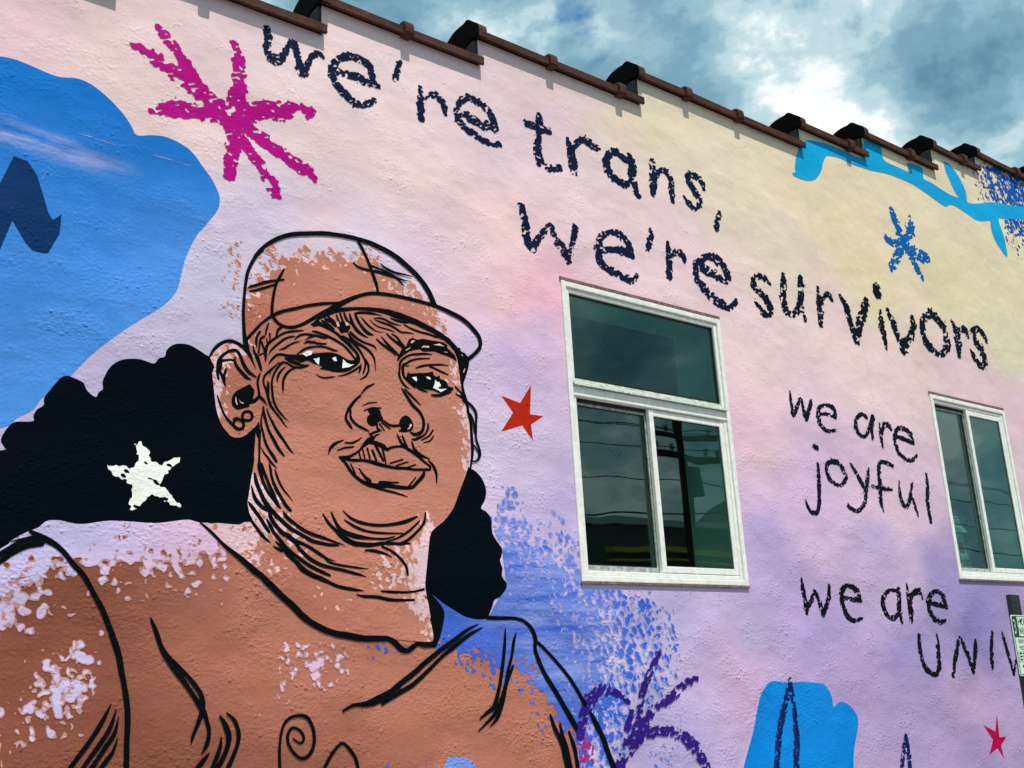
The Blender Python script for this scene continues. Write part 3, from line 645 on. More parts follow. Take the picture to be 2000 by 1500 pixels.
 ('shirt','6192,3557,28 6103,3397,42 6050,3239,44 5987,3126,37 5903,3057,7'),
 ('shirt','4049,3082,13 4108,3046,18 4140,3067,24 4129,3113,22 4087,3148,20 4039,3155,22 4007,3112,26 4013,3048,25 4055,2981,24 4119,2936,25 4183,2954,31 4226,3033,31 4221,3136,28 4173,3222,30 4108,3244,26 4033,3234,26 3975,3187,27 3949,3097,25 3940,2998,25 3946,2828,27'),
 ('shirt','4291,2818,30 4368,2931,30 4436,3006,27 4486,3016,25 4548,2956,31 4592,2887,31 4619,2772,31'),
 ('shirt','5926,3972,39 6068,3966,36 6212,3966,32 6329,3944,35 6414,3887,42 6454,3819,52 6464,3763,53 6452,3696,45 6489,3594,50 6554,3470,52 6670,3310,55 6779,3150,58 6874,3012,59 6906,2938,23'),
 ('shirt','2082,4540,25 2159,4501,51 2245,4461,43 2316,4403,38 2389,4318,43 2457,4250,39 2519,4146,38 2595,4016,41 2664,3860,45 2714,3730,48 2747,3593,44 2780,3447,42 2800,3303,42 2802,3153,42 2802,3054,42 2808,2906,39'),
 ('shirt','1759,4274,50 1907,4375,42 1998,4446,34 2078,4480,35 2159,4496,35'),
 ('shirt','1799,4250,33 1911,4329,34 1986,4399,51 2064,4436,43 2169,4466,52'),
 ('shirt','1965,4465,7 2044,4487,17 2125,4508,22'),
 ('shirt','2682,3392,9 2631,3287,31 2569,3184,35 2507,3099,35 2400,2956,34'),
 ('shirt','2719,3357,9 2685,3243,31 2622,3140,34 2559,3055,33 2482,2949,30'),
 ('shirt','2738,3306,7 2713,3200,31 2657,3113,34 2594,3020,35 2540,2944,35'),
 ('shirt','2738,3172,7 2710,3085,25 2670,3031,36 2598,2939,35'),
 ('shirt','2934,3966,16 2974,3876,32 3020,3760,38 3079,3671,54 3138,3590,45 3207,3500,40 3276,3409,38 3336,3319,46 3366,3256,33 3388,3167,31 3371,3082,34 3334,3022,8'),
 ('shirt','3098,3670,35 3185,3589,34 3264,3507,36 3323,3425,36 3336,3328,44 3300,3225,34 3265,3140,24 3257,3096,6'),
 ('shirt','3467,3275,15 3513,3204,43 3539,3114,47 3507,3003,42 3423,2871,39'),
 ('shirt','3519,3292,13 3581,3235,30 3613,3145,35 3595,3040,35 3510,2864,38'),
 ('shirt','3480,3128,12 3468,3040,35 3395,2873,34'),
 ('shirt','3393,3026,10 3345,2971,38 3263,2884,38'),
 ('shirt','6465,3768,34 6579,3682,33 6707,3567,34 6835,3439,38 6933,3311,45 7016,3181,48'),
 ('shirt','7070,3119,34 7127,3020,61 7196,2904,65 7247,2777,66 7344,2547,66'),
 ('shirt','6586,3121,24 6629,3004,47 6694,2881,47 6728,2748,48 6760,2595,48'),
 ('shirt','6693,3042,24 6720,2923,48 6763,2800,48 6805,2591,48'),
 ('shirt','6793,2971,24 6837,2860,48 6865,2738,46 6873,2586,46'),
]
GLYPHS = [
 ('asterisk_magenta','magenta','2633,8484,71 2809,8429,111 3005,8332,125 3184,8225,120 3343,8145,201 3447,8118,254|2814,8724,66 2886,8649,93 2976,8561,79 3079,8429,105 3183,8296,106 3297,8190,134 3389,8135,189|3474,8824,83 3529,8699,123 3520,8509,122 3523,8362,156 3503,8160,209|2785,7949,55 2909,8006,132 3123,8062,144 3390,8112,210|3458,8121,228 3690,8237,178 3870,8299,174 4054,8354,140 4206,8398,103|3481,8092,216 3485,7889,130 3477,7709,126 3457,7563,95|3516,8079,176 3633,8030,150 3752,7981,138 3836,7933,110 3933,7900,111 4055,7837,126 4179,7797,113 4255,7750,64|3494,8012,148 3577,7917,107 3648,7830,101 3719,7742,121 3779,7663,108 3839,7595,121 3875,7515,112'),
 ('w','navy','3783,9074,68 3797,8949,79 3791,8857,79 3866,8794,96 3946,8874,64 3983,8966,54 4040,9026,82 4066,8957,74 4098,8863,73 4123,8755,81 4181,8854,57 4220,8946,50 4299,9021,52 4338,8995,40'),
 ('e','navy','4443,8899,73 4577,8906,75 4714,8906,84 4853,8899,93 4916,8893,63|4853,8899,73 4862,9011,78 4828,9082,84 4717,9118,86 4607,9099,79 4498,9019,62 4430,8915,71 4442,8813,77 4521,8720,87 4615,8658,95 4682,8621,73 4806,8668,63 4884,8726,47'),
 ('apostrophe','navy','5184,9249,49 5152,9154,63 5119,9042,63'),
 ('r','navy','5414,9047,48 5410,8933,72 5406,8806,88 5409,8696,72|5416,8893,48 5510,8987,57 5602,9011,77 5676,8950,81 5695,8842,48'),
 ('e','navy','5956,8911,90 6050,8876,104 6196,8877,103 6335,8862,70|6319,8879,84 6285,9000,87 6192,9088,85 6063,9119,87 5966,9109,72 5866,8997,70 5844,8875,79 5902,8780,91 6027,8732,80 6153,8691,78 6283,8687,65 6375,8707,65'),
 ('t','navy','6935,9228,54 6929,9142,91 6916,8987,84 6886,8828,109 6894,8696,115 6958,8625,93 7065,8625,72 7176,8671,84|6739,9068,75 6852,9065,76 6976,9065,83 7074,9065,91'),
 ('r','navy','7328,9050,59 7348,8963,94 7365,8845,123 7379,8697,118|7361,8906,63 7469,9060,70 7587,9111,100 7698,9082,102 7794,9070,64'),
 ('a','navy','8188,9065,109 8072,9104,101 7949,9060,84 7885,8915,109 7923,8816,116 8034,8753,110 8171,8734,88 8273,8833,69|8274,9106,111 8303,9001,126 8277,8866,125 8312,8732,110 8353,8656,88'),
 ('n','navy','8643,9162,88 8637,9029,110 8618,8878,126 8600,8736,94|8646,8934,69 8771,9083,62 8878,9079,101 8941,8981,98 8924,8862,99 8929,8732,76'),
 ('s','navy','9509,9036,57 9475,9142,98 9310,9178,79 9233,9110,96 9285,9007,103 9364,8927,115 9417,8857,115 9400,8795,72 9302,8737,80 9207,8770,85 9139,8835,45'),
 ('comma','navy','9758,8805,38 9717,8698,101 9650,8561,85'),
 ('w','navy','6615,8066,88 6634,7974,92 6651,7865,105 6652,7767,92 6720,7656,113 6804,7759,74 6879,7848,68 6974,7949,73 7022,7896,93 7067,7806,93 7163,7698,133 7200,7613,90|7200,7613,72 7268,7779,66 7305,7889,75 7343,8008,90'),
 ('e','navy','7706,7841,67 7862,7883,75 8038,7907,93 8171,7876,74|8163,7889,76 8117,8001,98 8019,8085,103 7904,8096,78 7743,8020,70 7666,7913,101 7665,7809,109 7656,7719,103 7760,7638,97 7908,7610,92 8059,7582,82 8137,7583,56 8215,7659,52'),
 ('apostrophe','navy','8492,8285,29 8502,8197,81 8458,8093,86 8419,8020,68'),
 ('r','navy','8768,8167,54 8765,8037,90 8765,7912,100 8733,7747,91|8787,7995,59 8894,8082,67 8999,8073,101 9022,8007,67'),
 ('e','navy','9313,7981,109 9485,7937,127 9660,7900,111 9778,7916,72|9771,7947,115 9733,8070,127 9607,8141,125 9450,8148,90 9280,8054,79 9213,7976,101 9214,7833,121 9317,7711,118 9459,7628,114 9609,7576,118 9743,7561,69 9875,7667,73'),
 ('s','navyd','10565,8033,57 10451,8086,86 10300,8064,71 10242,7943,112 10362,7867,114 10470,7788,129 10524,7681,121 10484,7599,63 10366,7619,100 10240,7728,57'),
 ('u','navyd','10870,8207,77 10844,8047,121 10800,7884,123 10836,7738,139 10954,7692,85 11092,7803,116 11179,7974,121 11209,8119,126 11234,8243,90|11157,7866,87 11210,7673,63'),
 ('r','navyd','11576,8171,65 11565,8031,103 11558,7871,131 11528,7670,101|11610,7986,76 11701,8092,69 11792,8128,89 11847,8063,67'),
 ('v','navyd','12054,8173,57 12161,8018,127 12203,7828,127 12289,7583,142|12291,7592,128 12444,7870,164 12574,8039,142 12654,8187,143'),
 ('i','navyd','12964,8427,135 12961,8364,135|12980,8099,73 12945,7903,133 12965,7740,127 12983,7574,53'),
 ('v','navyd','13160,8143,97 13257,7976,139 13309,7816,139 13417,7632,180|13422,7648,123 13614,7830,136 13760,8007,148 13778,8129,128'),
 ('o','navyd','14297,8316,155 14514,8236,149 14610,8094,155 14615,7877,158 14391,7705,93 14166,7747,152 14003,7875,147 14002,8048,142 14101,8221,111 14297,8316,89'),
 ('r','navyd','14864,8294,64 14933,8169,140 14943,7970,164 14902,7749,77|14975,8076,110 15065,8191,99 15219,8218,137 15263,8128,82'),
 ('s','navyd','15819,8150,93 15748,8246,123 15617,8306,100 15465,8239,148 15475,8097,166 15615,7957,167 15637,7797,180 15530,7700,88 15370,7777,158 15282,7900,65'),
 ('w','navyd','10701,6663,26 10698,6547,58 10705,6372,61 10801,6480,62 10900,6597,47 10927,6479,67 10950,6345,59 11020,6442,67 11101,6582,69'),
 ('e','navyd','11226,6442,38 11373,6459,48 11568,6441,42|11570,6450,62 11573,6525,80 11504,6574,64 11345,6571,40 11240,6509,66 11204,6399,76 11235,6305,75 11352,6244,58 11544,6273,30'),
 ('a','navyd','12263,6522,64 12157,6552,51 12027,6478,70 11984,6355,82 12047,6269,76 12155,6256,43 12282,6371,64 12391,6520,76|12412,6548,72 12339,6394,83 12331,6243,54'),
 ('r','navyd','12538,6471,31 12526,6312,77 12530,6155,49|12546,6331,66 12638,6462,63 12744,6474,80 12788,6414,50'),
 ('e','navyd','12886,6332,57 13062,6316,68 13287,6274,51|13273,6302,73 13240,6405,80 13101,6461,68 12945,6443,60 12855,6329,84 12842,6224,79 12912,6092,74 13136,6026,54 13320,6113,44'),
 ('j','navyd','11050,6012,53 11089,6006,57|11070,5795,47 11057,5649,65 11028,5490,72 10993,5317,70 10937,5206,55 10823,5192,51 10762,5257,55 10740,5328,25'),
 ('o','navyd','11345,5856,58 11501,5846,72 11586,5756,78 11604,5661,71 11463,5562,44 11292,5612,70 11236,5711,67 11257,5808,67 11345,5856,54'),
 ('y','navyd','11747,5871,28 11853,5746,70 11977,5577,79|12134,5822,50 12071,5682,77 12011,5547,77 11947,5396,71 11795,5274,46 11638,5288,53 11580,5324,50'),
 ('f','navyd','12688,5917,61 12549,5947,57 12400,5926,65 12351,5788,82 12337,5620,82 12303,5453,82 12327,5303,29|12157,5610,40 12345,5596,58 12595,5596,38'),
 ('u','navyd','12790,5725,21 12767,5551,62 12806,5420,85 12887,5391,51 12996,5517,72 13093,5706,54|13047,5537,70 13085,5404,63 13121,5291,38'),
 ('l','navyd','13483,5885,59 13463,5705,78 13402,5493,77 13403,5355,81 13404,5232,65'),
 ('w','inkblack','10467,4424,24 10472,4312,67 10487,4211,67 10488,4047,81|10496,4082,58 10594,4155,64 10678,4272,43 10741,4171,73 10791,4009,64|10791,4009,58 10875,4114,69 10953,4246,73 10975,4347,40'),
 ('e','inkblack','11217,4198,47 11381,4192,58 11571,4172,52|11546,4179,74 11510,4300,86 11341,4349,53 11210,4280,83 11192,4146,90 11259,3998,74 11373,3939,49 11549,3972,33'),
 ('a','inkblack','12378,4306,41 12182,4303,47 12032,4200,74 12037,4061,77 12151,3969,60 12301,4016,68 12385,4172,77|12409,4314,80 12373,4125,80 12377,3912,51'),
 ('r','inkblack','12607,4394,26 12606,4254,82 12610,4111,111 12587,3943,75|12605,4143,85 12712,4271,77 12868,4305,79 12920,4206,30'),
 ('e','inkblack','13007,4170,54 13211,4148,63 13462,4117,60|13436,4133,88 13398,4264,88 13229,4311,51 13084,4228,87 13036,4114,97 13103,3986,92 13235,3922,69 13386,3946,42'),
 ('U','inkblack','12710,3762,64 12687,3610,81 12701,3455,72 12771,3345,84 12927,3279,54 13052,3353,85 13083,3509,84 13115,3667,75 13121,3759,39'),
 ('N','inkblack','13356,3263,65 13456,3438,74 13567,3596,83 13651,3717,57 13749,3577,100 13813,3430,80 13858,3272,45 13946,3443,79 13997,3573,96 14040,3685,51'),
 ('I','inkblack','14502,3779,60 14424,3600,83 14378,3434,83 14341,3306,60'),
 ('V','inkblack','14768,3760,63 14802,3611,77 14835,3458,77 14892,3228,56|14892,3228,47 14966,3336,53 15114,3503,67 15247,3674,68'),
 ('asterisk_blue','blue2','13684,9791,138 13773,9565,172 13850,9361,220 14023,9259,245 14251,9228,220 14450,9227,168|14183,9783,118 14118,9606,204 13998,9476,140 13845,9339,144|13427,9297,130 13629,9270,136 13839,9318,122|13787,9246,159 13603,9046,143 13442,8864,131|13945,9221,152 14094,9033,153 14209,8876,115'),
 ('letter_a_blue','indigo','10054,3314,43 9967,3153,80 9838,2935,94 9747,2745,94 9680,2557,94 9634,2357,94|10055,3284,49 10059,3056,67 10053,2857,77 10036,2661,98 9994,2508,98 9963,2330,97'),
 ('letter_a_small','indigo','12101,2601,47 12018,2445,73 11878,2172,76|12105,2598,48 12111,2439,75 12074,2155,80'),
 ('asterisk_purple','purple','8030,3633,64 7943,3513,96 7859,3407,95 7775,3290,97 7725,3163,85 7694,3047,102 7659,2898,202|8539,3363,74 8334,3306,98 8135,3192,98 7929,3118,84 7795,3030,122 7659,2898,170|7659,2898,138 7831,2899,105 8007,2900,95 8199,2865,107 8352,2784,142 8465,2668,155 8557,2530,126 8596,2419,128|7656,2875,174 7546,2802,156 7434,2696,123 7320,2549,123|7136,3269,144 7239,3322,115 7480,3255,67 7565,3187,66|7531,2963,97 7600,3087,72|7136,3269,161 7030,3160,136 6951,2997,108 6924,2877,93'),
]
SPECKLES = [
 ('cap','skin',0.03,3,0.62,'3706,6898 3653,6809 3627,6745 3610,6652 3603,6540 3600,6429 3602,6320 3608,6234 3618,6149 3715,6252 3826,6360 3918,6434 4058,6514 4236,6575 4423,6619 4534,6649 4626,6714 4741,6765 4873,6791 5078,6806 5282,6806 5508,6783 5480,6803 5416,6932 5318,7038 5154,7144 5007,7213 4819,7260 4635,7272 4429,7264 4238,7229 4018,7158 3876,7079 3774,6995','3985,7052,-80 4277,7166,-80 4634,7199,-80 5004,7082,-80 5332,6950,-60 3708,6807,-30 3776,6867,-10 3665,6619,15 3667,6441,55 3670,6266,90 3892,6892,30 4033,6969,35 4178,6978,40 4376,6997,40 4632,7101,10 4737,7099,40 4842,7073,20 4999,6884,50 5218,6903,50 5301,6869,30 5167,7017,-60 4178,6860,90 3986,6774,80 4276,6787,140 4578,6896,130 4680,6820,150 4424,6675,160 3987,6592,150 3848,6475,120 4890,6838,100 4785,6890,110'),
 ('cap','skin',0.022,3,0.62,'3392,6963 3582,7007 3567,6599 3575,6120 3454,6101 3401,6566','3504,6854,30 3484,6760,20 3552,6685,25 3553,6619,30 3438,6839,-20 3444,6575,-50 3511,6500,-20 3543,6418,20 3558,6334,10 3516,6240,-20 3569,6184,20 3429,6225,-100'),
 ('cap','skin',0.026,3,0.62,'3835,6375 3895,6439 4058,6514 4236,6575 4423,6619 4534,6649 4626,6714 4741,6765 4873,6791 5078,6806 5282,6806 5508,6783 5709,6744 5901,6666 5987,6589 6008,6516 5961,6433 5836,6328 5768,6377 5656,6469 5516,6560 5320,6625 5156,6659 4993,6668 4781,6648 4574,6610 4422,6554 4274,6453 4130,6373 3988,6321 3919,6327','3988,6344,160 4177,6445,160 4373,6573,160 4677,6677,160 4995,6737,150 5213,6728,90 5379,6700,55 5490,6620,40 5546,6590,20 5608,6701,-50 5780,6630,-90 5895,6548,-90 5797,6382,-90 5467,6760,0 5321,6650,90'),
 ('face_dapple','palepink',0.022,5,0.62,'3329,5962 3390,6052 3453,6105 3505,6126 3562,6118 3601,6099 3627,6163 3715,6252 3804,6334 3872,6346 3942,6322 4059,6333 4177,6390 4299,6485 4472,6563 4676,6619 4993,6658 5156,6659 5320,6625 5515,6550 5599,6489 5699,6401 5730,6322 5745,6151 5760,5982 5802,5889 5826,5795 5837,5666 5827,5483 5802,5339 5769,5242 5686,5073 5612,4921 5508,4802 5385,4715 5350,4647 5330,4536 5296,4318 5286,4210 5313,4082 5342,3892 5354,3795 5322,3770 4919,3800 4687,3806 4537,3828 4353,3869 4174,3951 4042,4033 3932,4148 3824,4244 3739,4307 3612,4412 3486,4511 3383,4591 3305,4645 3442,4664 3595,4664 3691,4689 3678,4748 3660,4826 3663,4866 3675,4947 3687,5029 3703,5119 3711,5173 3710,5234 3717,5346 3716,5396 3681,5413 3630,5366 3575,5344 3524,5347 3485,5375 3442,5423 3407,5489 3385,5568 3370,5669 3359,5750 3349,5832 3364,5897','5760,6227,50 5697,6120,5 5772,5886,50 5700,5829,15 5803,5696,60 5703,5637,-20 5805,5505,70 5736,5498,20 5780,5360,60 5615,5580,-90 5590,6300,-90 5676,6289,35 5595,6399,-30 5630,5916,-90 5660,5349,-90 5456,5799,-120 4661,5702,-140 3946,5616,-140 3394,5880,110 3377,5711,120 3423,5552,80 3455,6016,60 3460,5806,30 3484,5642,-20 3545,5818,-90 3520,6026,30 3587,5908,-70 3509,5439,-60 3636,5578,-120 3688,4928,120 3711,4809,70 3776,4773,50 3734,4691,70 3650,4608,70 3821,4616,40 3929,4662,50 3995,4625,10 3908,4541,-60 3838,5102,-90 4175,4798,-140 4402,4195,-130 5341,4815,90 5366,4771,100 5337,4726,100 5298,4662,100 5425,4775,-60 5456,4852,-110 5391,4871,-90 5281,4776,-40 5220,4684,-50 5205,4570,60 5300,4574,120 5144,4602,-70 5255,4503,130 5141,4516,40 5534,5016,-130 5261,4952,-120 5099,4810,-130 5087,4419,0 4934,4393,50 4858,4328,30 4831,4244,20 4982,4289,10 5134,4292,70 5265,4338,110 5233,4167,90 5202,4039,50 5270,4040,80 5292,3955,40 5080,4207,-60 4878,4120,-120 4737,4408,-120 4647,4826,-140 5122,3914,-120 5045,4719,-130 4309,4134,10 4447,4095,0 4174,3994,-120 3989,6232,-120 5203,6434,-120'),
 ('shirt_dapple','lav',0.03,3,0.62,'757,3956 1465,4210 1905,4414 1965,4468 2026,4512 2090,4546 2138,4569 2169,4602 2208,4622 2286,4623 2338,4612 2425,4606 2529,4626 2618,4641 2782,4643 2950,4641 3103,4668 3201,4681 3280,4663 3442,4668 3595,4664 3691,4693 3996,4585 4640,4405 5292,4219 5389,4147 5466,4097 5597,4028 5704,3977 5841,3955 5948,3968 6097,3973 6242,3964 6358,3937 6425,3883 6463,3819 6455,3720 6493,3594 6550,3472 6670,3313 6779,3152 6871,3010 6902,2942 6907,2867 6891,2758 6887,2650 6844,2057 890,2740','2221,4574,170 2567,4573,170 2934,4573,170 3202,4624,170 3402,4635,130 3608,4626,100 2501,4481,110 2753,4455,90 3051,4504,110 2294,4489,140 2401,4406,70 2576,4394,50 2757,4383,45 2979,4390,50 3208,4417,50 3405,4519,50 3487,4446,30 3610,4489,30 3651,4569,60 2512,4269,-30 2761,4275,-40 3060,4246,-10 3251,4306,20 3409,4329,-20 3063,4136,-50 3571,4372,-70 2596,3990,-120 3150,3812,-130 3740,4184,-130 1977,4289,70 1921,4187,70 2039,4324,60 2199,4381,90 2230,4434,90 2271,4297,20 2108,4258,50 2021,4122,40 2091,4022,25 1966,3989,30 2130,3922,0 2182,4124,10 2313,4160,-60 2043,3792,-60 2265,3855,-70 2310,3655,38 2378,3620,42 2447,3585,30 2352,3489,42 2484,3517,30 2293,3394,35 2158,3497,25 2163,3416,35 2232,3333,20 2424,3388,40 2333,3263,15 2074,3341,-10 2500,3221,-20 2602,3887,10 2526,3683,15 2562,3315,-80 1996,3567,-90 2312,3073,-130 2691,3476,-130 2624,3783,-70 4064,3725,35 4173,3646,40 4261,3567,30 4351,3604,25 4464,3562,25 4129,3762,25 4283,3471,35 3999,3726,0 3935,3689,-30 4086,3839,-80 4173,3418,-90 4626,3518,-90 4349,3298,-110 3832,3432,-60 3916,3373,0 4001,3351,0 3750,3398,-20 4173,3268,-110 3665,3621,-110 3829,3804,-110 4002,3167,-120 4630,3795,-120 4855,3195,-130 5609,3156,-130 3356,3274,-130 4539,3995,-100 4129,4033,-100 2970,3638,-130 6428,2898,-140 1327,4144,40 1125,3391,-100 1423,3080,-120'),
 ('shoulder_dapple','cobalt',0.026,2,0.62,'757,3956 1465,4210 1905,4414 1965,4468 2026,4512 2090,4546 2138,4569 2169,4602 2208,4622 2286,4623 2338,4612 2425,4606 2529,4626 2618,4641 2782,4643 2950,4641 3103,4668 3201,4681 3280,4663 3442,4668 3595,4664 3691,4693 3996,4585 4640,4405 5292,4219 5389,4147 5466,4097 5597,4028 5704,3977 5841,3955 5948,3968 6097,3973 6242,3964 6358,3937 6425,3883 6463,3819 6455,3720 6493,3594 6550,3472 6670,3313 6779,3152 6871,3010 6902,2942 6907,2867 6891,2758 6887,2650 6844,2057 890,2740','5487,3955,160 5647,3934,160 5867,3933,160 6152,3933,160 6325,3887,160 5428,3828,130 5532,3785,110 5750,3804,120 5971,3780,130 6197,3733,140 6372,3730,150 5399,3744,90 5635,3698,55 5798,3674,50 5966,3693,80 6188,3601,80 6359,3553,65 6452,3595,120 6527,3415,110 6633,3234,100 6743,3097,110 5629,3571,20 5792,3567,35 5986,3562,45 6179,3470,40 6409,3419,30 6287,3358,-10 5951,3456,0 5625,3487,-50 5472,3617,-90 5780,3356,-120 6164,3255,-90 6513,3240,-40 6622,3103,-20 6141,2917,-140 5357,3372,-140 4173,3608,-150 2970,3638,-150 6819,2916,30 6751,2833,-110 5316,3621,-130'),
 ('wall_dapple','cobalt',0.027,2,0.62,'5994,5142 7095,5225 7081,4235 8524,4259 8568,3497 8242,2779 7648,1965 6862,2055 6893,2649 6908,2942 6785,3152 6556,3472 6461,3720 6469,3819 6364,3941 5948,3973 6168,4270 6136,4581 5980,4907','6187,4919,40 6274,4877,30 6142,4683,50 6322,4691,30 6249,4502,100 6433,4555,50 6615,4514,50 6484,4416,80 6685,4612,20 6881,4668,10 6932,4525,40 6825,4763,-40 6575,4798,-20 6523,4940,-80 6993,4479,30 6236,4317,160 6534,4277,140 6847,4284,70 6339,4091,160 6643,4093,110 6954,4049,80 7153,4098,60 7363,4196,50 7473,4271,40 7144,4002,60 7266,3907,50 7478,4003,35 7761,4053,40 7897,4004,50 7953,3880,30 8065,3905,5 6810,3862,100 6996,3814,90 7181,3719,50 7452,3763,30 7721,3711,35 8004,3707,25 8142,3656,0 8202,3556,5 6563,3864,160 6732,3680,140 6911,3585,110 7098,3534,70 7298,3576,35 7572,3618,35 7773,3565,30 7350,3434,40 7624,3474,30 7902,3466,15 8189,3458,10 6957,3401,110 7140,3303,90 7255,3161,70 7473,3337,35 7676,3330,30 7954,3320,40 7386,3155,40 7301,2976,40 7493,2920,25 7108,2988,45 7090,2810,40 7208,2713,30 7412,2788,0 7733,3233,-10 8431,3601,-80 8315,3306,-70 8072,3123,-90 7768,2950,-70 7600,2684,-90 8565,4006,-110 8141,4207,-90 7719,4301,-60 8799,2989,-130 6047,5052,-100 6729,5148,-110 7091,4825,-90 6974,2907,90 6979,2642,50 6682,3455,150 6785,3228,140 6928,3087,110'),
 ('leaf_dapple','royal',0.034,2,0.62,'16548,11450 18238,11564 20193,11622 20096,11389 18008,10936 16905,10742 15991,10509 16289,11098','16532,11352,10 16557,11078,30 16334,10743,10 16917,11270,55 16995,11009,55 17368,11107,70 17908,11153,85 17987,11368,80 19095,11361,90 16566,10711,25 16158,10788,-60'),
 ('leaf_dapple','royal',0.034,2,0.62,'17199,10527 19999,11159 19545,10071 16908,9790','17301,10431,60 17679,10521,70 17249,10186,40 17481,10119,15 17675,10032,5 19002,10641,55 17033,9908,-60 18565,10009,-20'),
 ('magenta_dapple','rose',0.024,3,0.5,'6911,2977 7049,3036 7095,2854 6989,2040 6838,2058','6943,2909,35 6992,2773,30 7041,2947,10 6949,2645,35 6955,2385,20'),
]
WALLTINT = '1731,8373,222,192,204 2380,8345,222,200,200 3013,8098,228,205,205 3474,7301,205,195,217 3272,6541,195,190,217 2881,5967,188,181,210 3702,7219,207,197,222 4179,7383,226,203,212 4717,9083,231,210,213 4970,7938,231,211,211 5885,8746,228,206,213 6144,7703,233,204,206 6530,8650,226,204,215 7274,9172,223,200,211 7547,9700,224,204,205 7930,9632,223,210,191 8936,9682,222,212,187 10309,9527,225,214,191 9640,9548,224,212,193 11878,9431,223,211,181 12841,8519,223,211,181 14910,8855,220,211,176 16248,8351,214,210,183 8731,8124,228,204,209 7926,8124,228,205,212 10609,8410,222,210,195 6746,7013,230,182,202 6415,6951,232,197,200 6121,6280,205,185,217 6572,6451,196,178,217 6310,5408,207,192,222 6818,5454,196,181,217 6777,4955,182,171,212 6082,5630,210,195,222 9871,6955,229,204,206 9644,7234,229,205,210 10120,5753,221,194,206 9792,5962,227,193,210 9737,5134,206,181,212 9924,4684,180,165,208 10975,5209,202,181,212 10529,5423,206,182,212 11960,4949,180,166,207 12024,5208,215,188,208 12615,5308,216,191,206 12046,7640,226,204,205 12556,7366,229,204,209 16284,7113,215,190,202 15192,7452,218,194,202 8188,4005,182,173,212 8878,3490,193,172,207 9207,3533,200,170,205 9325,3741,176,170,207 8387,2770,172,162,204 7750,3374,190,185,220 10658,3726,168,153,199 10271,4123,180,162,206 12757,3702,153,142,189 14084,4021,134,128,180 11959,2824,165,149,189 13570,2429,150,135,176 13708,2858,176,155,190 13548,4349,152,142,189 11040,3265,172,152,193 4178,6721,205,195,220 5504,6985,232,198,204 5790,6836,222,190,208 2182,5217,180,172,208 1853,5146,180,172,205 768,6986,222,200,200 1036,4293,190,180,205 4180,8222,229,207,208 7764,6633,228,198,206 7948,5026,190,172,210 18814,8324,212,208,183 19581,5729,205,190,200 18050,2505,140,130,175 17201,9672,222,211,181 14074,10829,223,212,183 4633,7150,205,195,220 5660,6559,200,188,222 5336,7052,215,198,218 3985,7052,208,196,222'
SCRATCH = ['2256,7580,2 2302,7578,4 2344,7580,2', '2356,7575,1 2438,7571,4 2521,7567,1', '2820,7565,1 2912,7564,4 2988,7563,2', '3009,7560,1 3124,7556,3', '3237,7556,1 3334,7559,3 3406,7560,1', '1680,7576,2 1795,7583,1', '2000,7133,1 2018,7192,2']

SC = 1.0 / 2000.0
def dec(s):
    return np.array([[float(v) for v in t.split(',')] for t in s.split()])

# ------------------------------------------------------------------ building
STEPX = [-6.0, -0.4, 1.22, 2.165, 3.075, 4.257, 5.820, 6.592, 7.562, 8.267, 9.45, 12.5]
STEPZ = [4.30, 4.45, 4.61, 4.768, 4.925, 5.098, 5.252, 5.417, 5.606, 5.745, 5.90]
WIN = [(3.537, 4.757, 2.153, 3.684), (6.940, 7.968, 2.241, 3.524)]
TH = 0.34
building = thing('mural_building', 'stucco building with a painted portrait mural and stepped brown tile coping', 'building', (3.0, 0.0, 0.0))
building.location = (0, 0, 0)

def wall_top(x):
    for i in range(len(STEPZ)):
        if x < STEPX[i + 1]:
            return STEPZ[i]
    return STEPZ[-1]

xs = sorted(set([round(v, 4) for v in np.arange(STEPX[0], STEPX[-1] + 0.01, 0.055)] + STEPX + [w[0] for w in WIN] + [w[1] for w in WIN]))
zs = sorted(set([round(v, 4) for v in np.arange(0.0, 6.0, 0.055)] + STEPZ + [w[2] for w in WIN] + [w[3] for w in WIN]))
xs = np.array(xs); zs = np.array(zs)
nx, nz = len(xs), len(zs)
faces = []
for i in range(nx - 1):
    cx = (xs[i] + xs[i + 1]) / 2
    top = wall_top(cx)
    for j in range(nz - 1):
        cz = (zs[j] + zs[j + 1]) / 2
        if cz > top:
            break
        if any(w[0] < cx < w[1] and w[2] < cz < w[3] for w in WIN):
            continue
        a = i * nz + j
        faces.append((a, a + nz, a + nz + 1, a + 1))
XX, ZZ = np.meshgrid(xs, zs, indexing='ij')
wv = np.stack([XX.ravel(), np.zeros(nx * nz), ZZ.ravel()], 1)
wall = mesh_obj('wall', wv, faces, M['wall'], building)
wall['label'] = 'sprayed pink, cream and lavender stucco wall'

